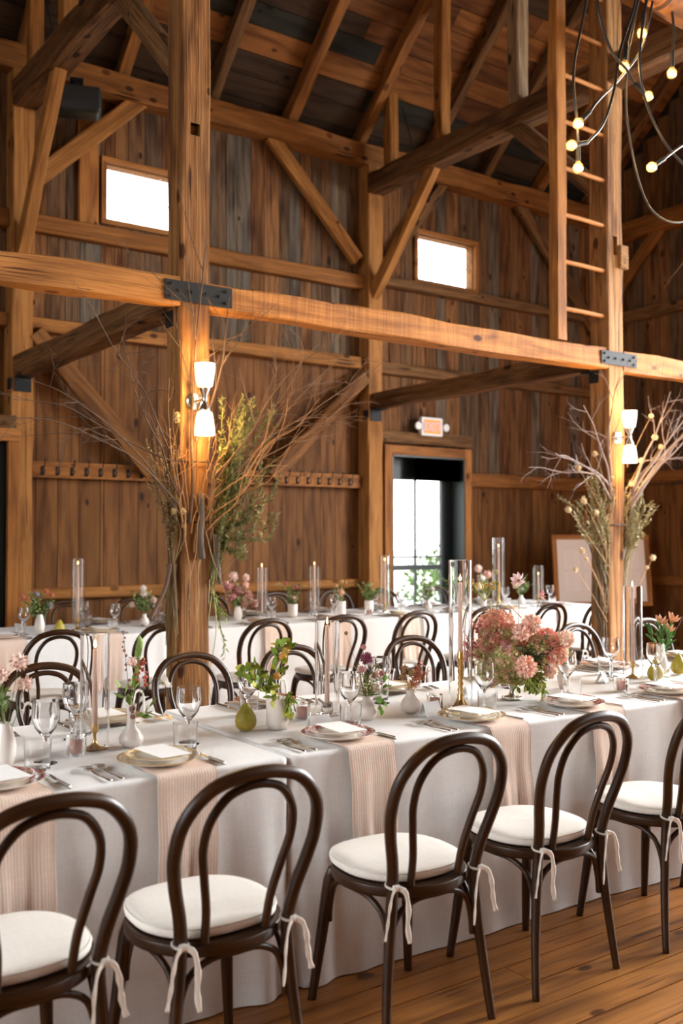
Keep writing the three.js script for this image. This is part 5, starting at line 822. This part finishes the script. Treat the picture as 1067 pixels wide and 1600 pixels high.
  for (const [sx, y, e] of [[0.42, 1.62, 0.3], [0.46, 1.55, 0.3], [0.44, 1.48, 0.3], [-0.14, 2.2, -0.12], [-0.14, 2.17, -0.11], [-0.1, 1.62, -0.1], [-0.16, 1.62, -0.14], [0.33, 2.14, 0.3]]) part(o, 'seed_head', merge([stemGeo([[x + Math.sign(sx) * 0.13, y - 0.3, z + 0.1], [x + sx * 0.7, y - 0.12, z + 0.13], [x + sx, y, z + 0.14]], 0.002, [0.3, 0.22, 0.08]), put(pompon(0.022, 40, [0.42, 0.3, 0.12], [0.5, 0.4, 0.2]), V(x + sx, y, z + 0.14), V(sx, 1, 0.2))]), plant);
  for (const y of [1.925, 1.555]) part(o, 'strap', new THREE.TorusGeometry(0.165, 0.004, 5, 4).rotateX(Math.PI / 2).rotateY(Math.PI / 4).translate(x, y, z), iron, 'thin dark tie round the post');
}
{
  const o = thing('branch_arrangement', 'pale bare twigs with dried flower heads and sage plumes strapped round the right lamp post', 'branches'), x = P2, z = PZ;
  for (const [dx, dy, dz, len, sy] of [[-0.8, 0.75, 0.2, 1.2, 1.75], [-0.95, 0.5, 0.25, 1.1, 1.85], [-0.6, 1, 0.2, 1.1, 1.8], [-0.3, 1, 0.2, 1.0, 1.9], [-1, 0.35, 0.1, 1.0, 1.9]]) branch(o, 'branch', [x - 0.12, sy, z + 0.14], [dx, dy, dz + 0.08], len, 0.010, ASH, { wander: 0.45, droop: 0.3, kids: 4, minZ: -5.468 }, 0);
  for (const [dx, dy, dz, len, sy] of [[0.3, 1, 0.25, 1.15, 1.75], [0.5, 1, 0.3, 1.2, 1.75], [0.7, 0.9, 0.3, 1.3, 1.8], [0.45, 1, 0.15, 1.05, 1.7], [0.85, 0.8, 0.35, 1.3, 1.9], [0.2, 1, 0.3, 0.95, 1.8]]) branch(o, 'branch', [x + 0.12, sy, z + 0.15], [dx, dy, dz + 0.08], len, 0.012, ASH, { wander: 0.4, droop: 0.1, kids: 4, minZ: -5.468 }, 0);
  for (const s of [-1, 1]) for (let i = 0; i < 22; i++) { const e = rr(0.0, s < 0 ? 0.5 : 0.34), h = rr(1.5, 2.0) - e * 0.12; part(o, 'sage_plume', sprig([[x + s * 0.12, rr(1.0, 1.3), z + rr(0, 0.13)], [x + s * (0.13 + e * 0.35), (h + 1.25) / 2, z + rr(0.02, 0.16)], [x + s * (0.13 + e * 0.75), h - 0.12, z + rr(0.02, 0.2)], [x + s * (0.14 + e), h, z + rr(0.02, 0.2)]], { n: 90, len: 0.03, w: 0.011, c: [0.27, 0.23, 0.1], c2: [0.36, 0.33, 0.2], r: 0.003, from: 0.2, open: 0.8 }), plant); }
  for (let i = 0; i < 16; i++) part(o, 'bundle_stem', stemGeo([[x - 0.12 - rr(0, 0.14), 1.4, z + rr(0, 0.14)], [x - 0.14 - rr(0, 0.07), 1.0, z + rr(0.0, 0.12)], [x - 0.13 - rr(0, 0.03), rr(0.5, 0.7), z + rr(0.0, 0.1)]], 0.007, [0.13, 0.09, 0.04]), plant);
  for (let i = 0; i < 8; i++) part(o, 'thin_stem', stemGeo([[x + 0.12 + rr(0, 0.05), 1.3, z + rr(0, 0.12)], [x + 0.125, 0.95, z + rr(0.02, 0.12)], [x + 0.12, 0.7, z + 0.1]], 0.003, [0.4, 0.34, 0.2]), plant);
  for (const [dx, y, r] of [[0.42, 2.32, 0.032], [0.5, 2.24, 0.026], [0.24, 2.11, 0.03], [0.37, 2.5, 0.024], [-0.36, 2.14, 0.026], [-0.56, 2.02, 0.03], [-0.5, 1.75, 0.032], [-0.68, 1.68, 0.03], [-0.35, 1.66, 0.03], [-0.52, 1.35, 0.028], [-0.6, 1.2, 0.024], [-0.47, 1.28, 0.02], [0.38, 1.28, 0.03], [0.3, 1.2, 0.02], [0.1, 1.9, 0.02], [-0.15, 1.95, 0.018]]) part(o, 'dried_flower', merge([stemGeo([[x + Math.sign(dx) * 0.13, y - 0.45, z + 0.1], [x + dx * 0.65, y - 0.2, z + 0.15], [x + dx, y, z + 0.17]], 0.0035, [0.36, 0.2, 0.08]), put(pompon(r, 44, [0.62, 0.48, 0.28], [0.7, 0.58, 0.38]), V(x + dx, y, z + 0.17), V(dx, 1, 0.2))]), plant);
  for (const y of [1.56]) part(o, 'strap', new THREE.TorusGeometry(0.152, 0.006, 5, 4).rotateX(Math.PI / 2).rotateY(Math.PI / 4).translate(x, y, z), std(0.06, 0.045, 0.05, 0.6), 'dark band round the post');
}
// ------------------------------------------------------------ chandelier: a log with bulbs on black cables, hung over the front tables
{
  const o = thing('log_chandelier', 'rustic log chandelier with glowing round bulbs on looping black cables', 'chandelier', [0, 0, 0]), z = -3.4;
  part(o, 'log', tint(rod([[4.3, 4.53, z + 0.02], [4.5, 4.49, z], [4.8, 4.48, z - 0.02], [5.3, 4.52, z], [6.0, 4.56, z + 0.03], [6.5, 4.58, z]], (t) => 0.085 + 0.04 * Math.min(1, t * 3), 40, 14), 0.42, 0.2, 0.07), new THREE.MeshPhysicalMaterial({ color: 0xffffff, vertexColors: true, map: TX.hewn.map, bumpMap: TX.hewn.bump, bumpScale: 0.006, roughness: 0.8 }));
  for (const x of [4.9, 6.1]) part(o, 'chain', rod([[x, 4.6, z], [x, 7, z], [x, roofAt(z) - 0.3, z]], 0.008, 4, 6), iron);
  const cable = std(0.02, 0.018, 0.016, 0.32), bulbMat = new THREE.MeshPhysicalMaterial({ color: lin(1, 0.8, 0.45), emissive: lin(1, 0.5, 0.12), emissiveIntensity: 0.9, roughness: 0.03, transmission: 0.85, thickness: 0 });
  const hot = new THREE.MeshPhysicalMaterial({ color: lin(1, 0.9, 0.6), emissive: lin(1, 0.74, 0.36), emissiveIntensity: 4, roughness: 0.4 });
  const spots = [ // bulb centre, the way the socket points from the bulb, then the cable on from there
    [[4.41, 4.19, -3.4], [0.15, 1, 0], [[4.44, 4.35, -3.4], [4.45, 4.5, -3.4]]],
    [[4.26, 3.965, -3.4], [0.16, 1, 0], [[4.32, 4.2, -3.4], [4.42, 4.52, -3.38]]],
    [[4.64, 4.025, -3.38], [0.03, 1, 0], [[4.66, 4.25, -3.38], [4.66, 4.46, -3.4]]],
    [[4.405, 3.83, -3.36], [-1, 0.35, 0], [[4.24, 3.92, -3.36], [4.12, 3.98, -3.36], [4.02, 4.18, -3.37], [4.05, 4.42, -3.38], [4.16, 4.62, -3.4], [4.4, 4.6, -3.4]]],
    [[3.918, 3.585, -3.42], [0.75, 0.7, 0], [[4.06, 3.73, -3.42], [4.26, 3.92, -3.42], [4.42, 4.12, -3.41], [4.52, 4.45, -3.4]]],
    [[3.822, 3.438, -3.38], [1, 0.35, 0], [[4.06, 3.6, -3.38], [4.15, 3.8, -3.38], [4.2, 4.02, -3.38], [4.32, 4.3, -3.38], [4.4, 4.5, -3.4]]],
    [[3.951, 3.371, -3.45], [0, 1, 0], [[3.945, 3.6, -3.45], [3.93, 3.85, -3.46], [4.0, 4.15, -3.46], [4.1, 4.45, -3.45], [4.4, 4.58, -3.42]]],
    [[4.353, 3.417, -3.3], [0.85, 0.55, 0], [[4.55, 3.55, -3.3], [4.75, 3.7, -3.3], [4.9, 4.0, -3.32], [4.9, 4.44, -3.38]]],
    [[5.3, 3.7, -3.4], [-0.3, 1, 0], [[5.25, 4.0, -3.4], [5.2, 4.42, -3.4]]], [[5.7, 3.95, -3.45], [0.2, 1, 0], [[5.72, 4.2, -3.45], [5.75, 4.45, -3.42]]], [[5.0, 3.45, -3.3], [-0.5, 0.8, 0], [[4.85, 3.7, -3.3], [4.95, 4.1, -3.33], [5.1, 4.42, -3.38]]], [[6.1, 3.6, -3.35], [-0.3, 1, 0], [[6.05, 3.9, -3.35], [6.0, 4.46, -3.38]]],
  ];
  for (const [c, d, path] of spots) {
    const C = V(...c), D = V(...d).normalize(), sock = C.clone().addScaledVector(D, 0.05), end = C.clone().addScaledVector(D, 0.125);
    const b = part(o, 'bulb', put(lathe([[0, -0.0285], [0.012, -0.026], [0.022, -0.018], [0.0282, 0], [0.024, 0.015], [0.014, 0.026], [0.0125, 0.034], [0, 0.034]], 20), C, D), bulbMat, 'small glowing globe bulb');
    part(b, 'filament', put(ball(0.0215, 0, 0, 0, 4).scale(0.97, 1.0, 0.97), C, D), hot);
    part(o, 'socket', rod([C.clone().addScaledVector(D, 0.033), sock, end], 0.0125, 6, 10), iron);
    part(o, 'cable', rod([end, ...path.map((p) => V(...p))], 0.0075, 40, 7), cable);
    const l = new THREE.PointLight(lin(1, 0.6, 0.24), 0.5); l.name = 'bulb_light'; l.position.copy(C); l.castShadow = true; l.shadow.radius = 0.7; o.add(l);
  }
  part(o, 'cable', rod([[4.42, 4.5, -3.34], [4.33, 4.15, -3.34], [4.31, 3.95, -3.34], [4.36, 3.78, -3.34], [4.46, 3.65, -3.34], [4.6, 3.55, -3.34], [4.85, 3.5, -3.34], [5.1, 3.7, -3.34], [5.15, 4.42, -3.38]], 0.0075, 50, 7), cable);
  part(o, 'cable', rod([[4.46, 4.48, -3.44], [4.38, 4.2, -3.44], [4.34, 4.05, -3.44], [4.36, 3.7, -3.46], [4.6, 3.3, -3.5], [4.9, 3.28, -3.5], [5.2, 3.6, -3.48], [5.3, 4.42, -3.42]], 0.0065, 50, 7), cable);
}
{ // a vine bundle hanging beyond, near the end wall
  const o = thing('hanging_vine', 'loose bundle of pale twisted vines hanging by the end wall', 'vine', [0, 0, 0]);
  const y0 = 5.3, xx = 9.6, zz = -6.65;
  for (let i = 0; i < 9; i++) branch(o, 'vine', [xx + rr(-0.15, 0.2), y0 - rr(0, 0.2), zz + rr(-0.1, 0.1)], [rr(-0.3, 0.3), -1, rr(-0.2, 0.2)], rr(1.2, 1.9), 0.012, [0.34, 0.18, 0.08], { wander: 0.5, droop: 0, kids: 3, curl: 0.35 }, 2);
  part(o, 'hanger', rod([[xx, y0 - 0.1, zz], [xx, 6.5, zz], [xx, roofAt(zz) - 0.1, zz]], 0.006, 4, 5), iron);
}
// ------------------------------------------------------------ shrubs outside the exit door
{
  const leafMat = plant;
  for (const [x, z, r, h, w] of [[12.3, -13.4, 0.75, 1.45, 'rounded green shrub outside, seen in the door glass'], [13.6, -15.2, 1.0, 1.2, 'low green shrub outside, further from the door']]) {
    const o = thing('shrub', w, 'shrub', [x, -0.15, z]), l = [];
    for (let i = 0; i < 700; i++) { const d = fib(i, 700).add(rv(0.25)); d.normalize(); const p = V(d.x * r, h * 0.5 + d.y * h * 0.5, d.z * r).multiplyScalar(rr(0.75, 1.05)); l.push(tint(put(blade(0.13, 0.07), p, d.add(rv(0.6)), 0), 0.05, 0.1, 0.008, 0.7)); }
    part(o, 'foliage', merge(l), leafMat); part(o, 'stem', tint(rod([[0, 0, 0], [0.02, h * 0.3, 0], [0, h * 0.6, 0.02]], 0.05, 6, 7), 0.1, 0.07, 0.05), bark);
  }
}
renderer.render(scene, camera);
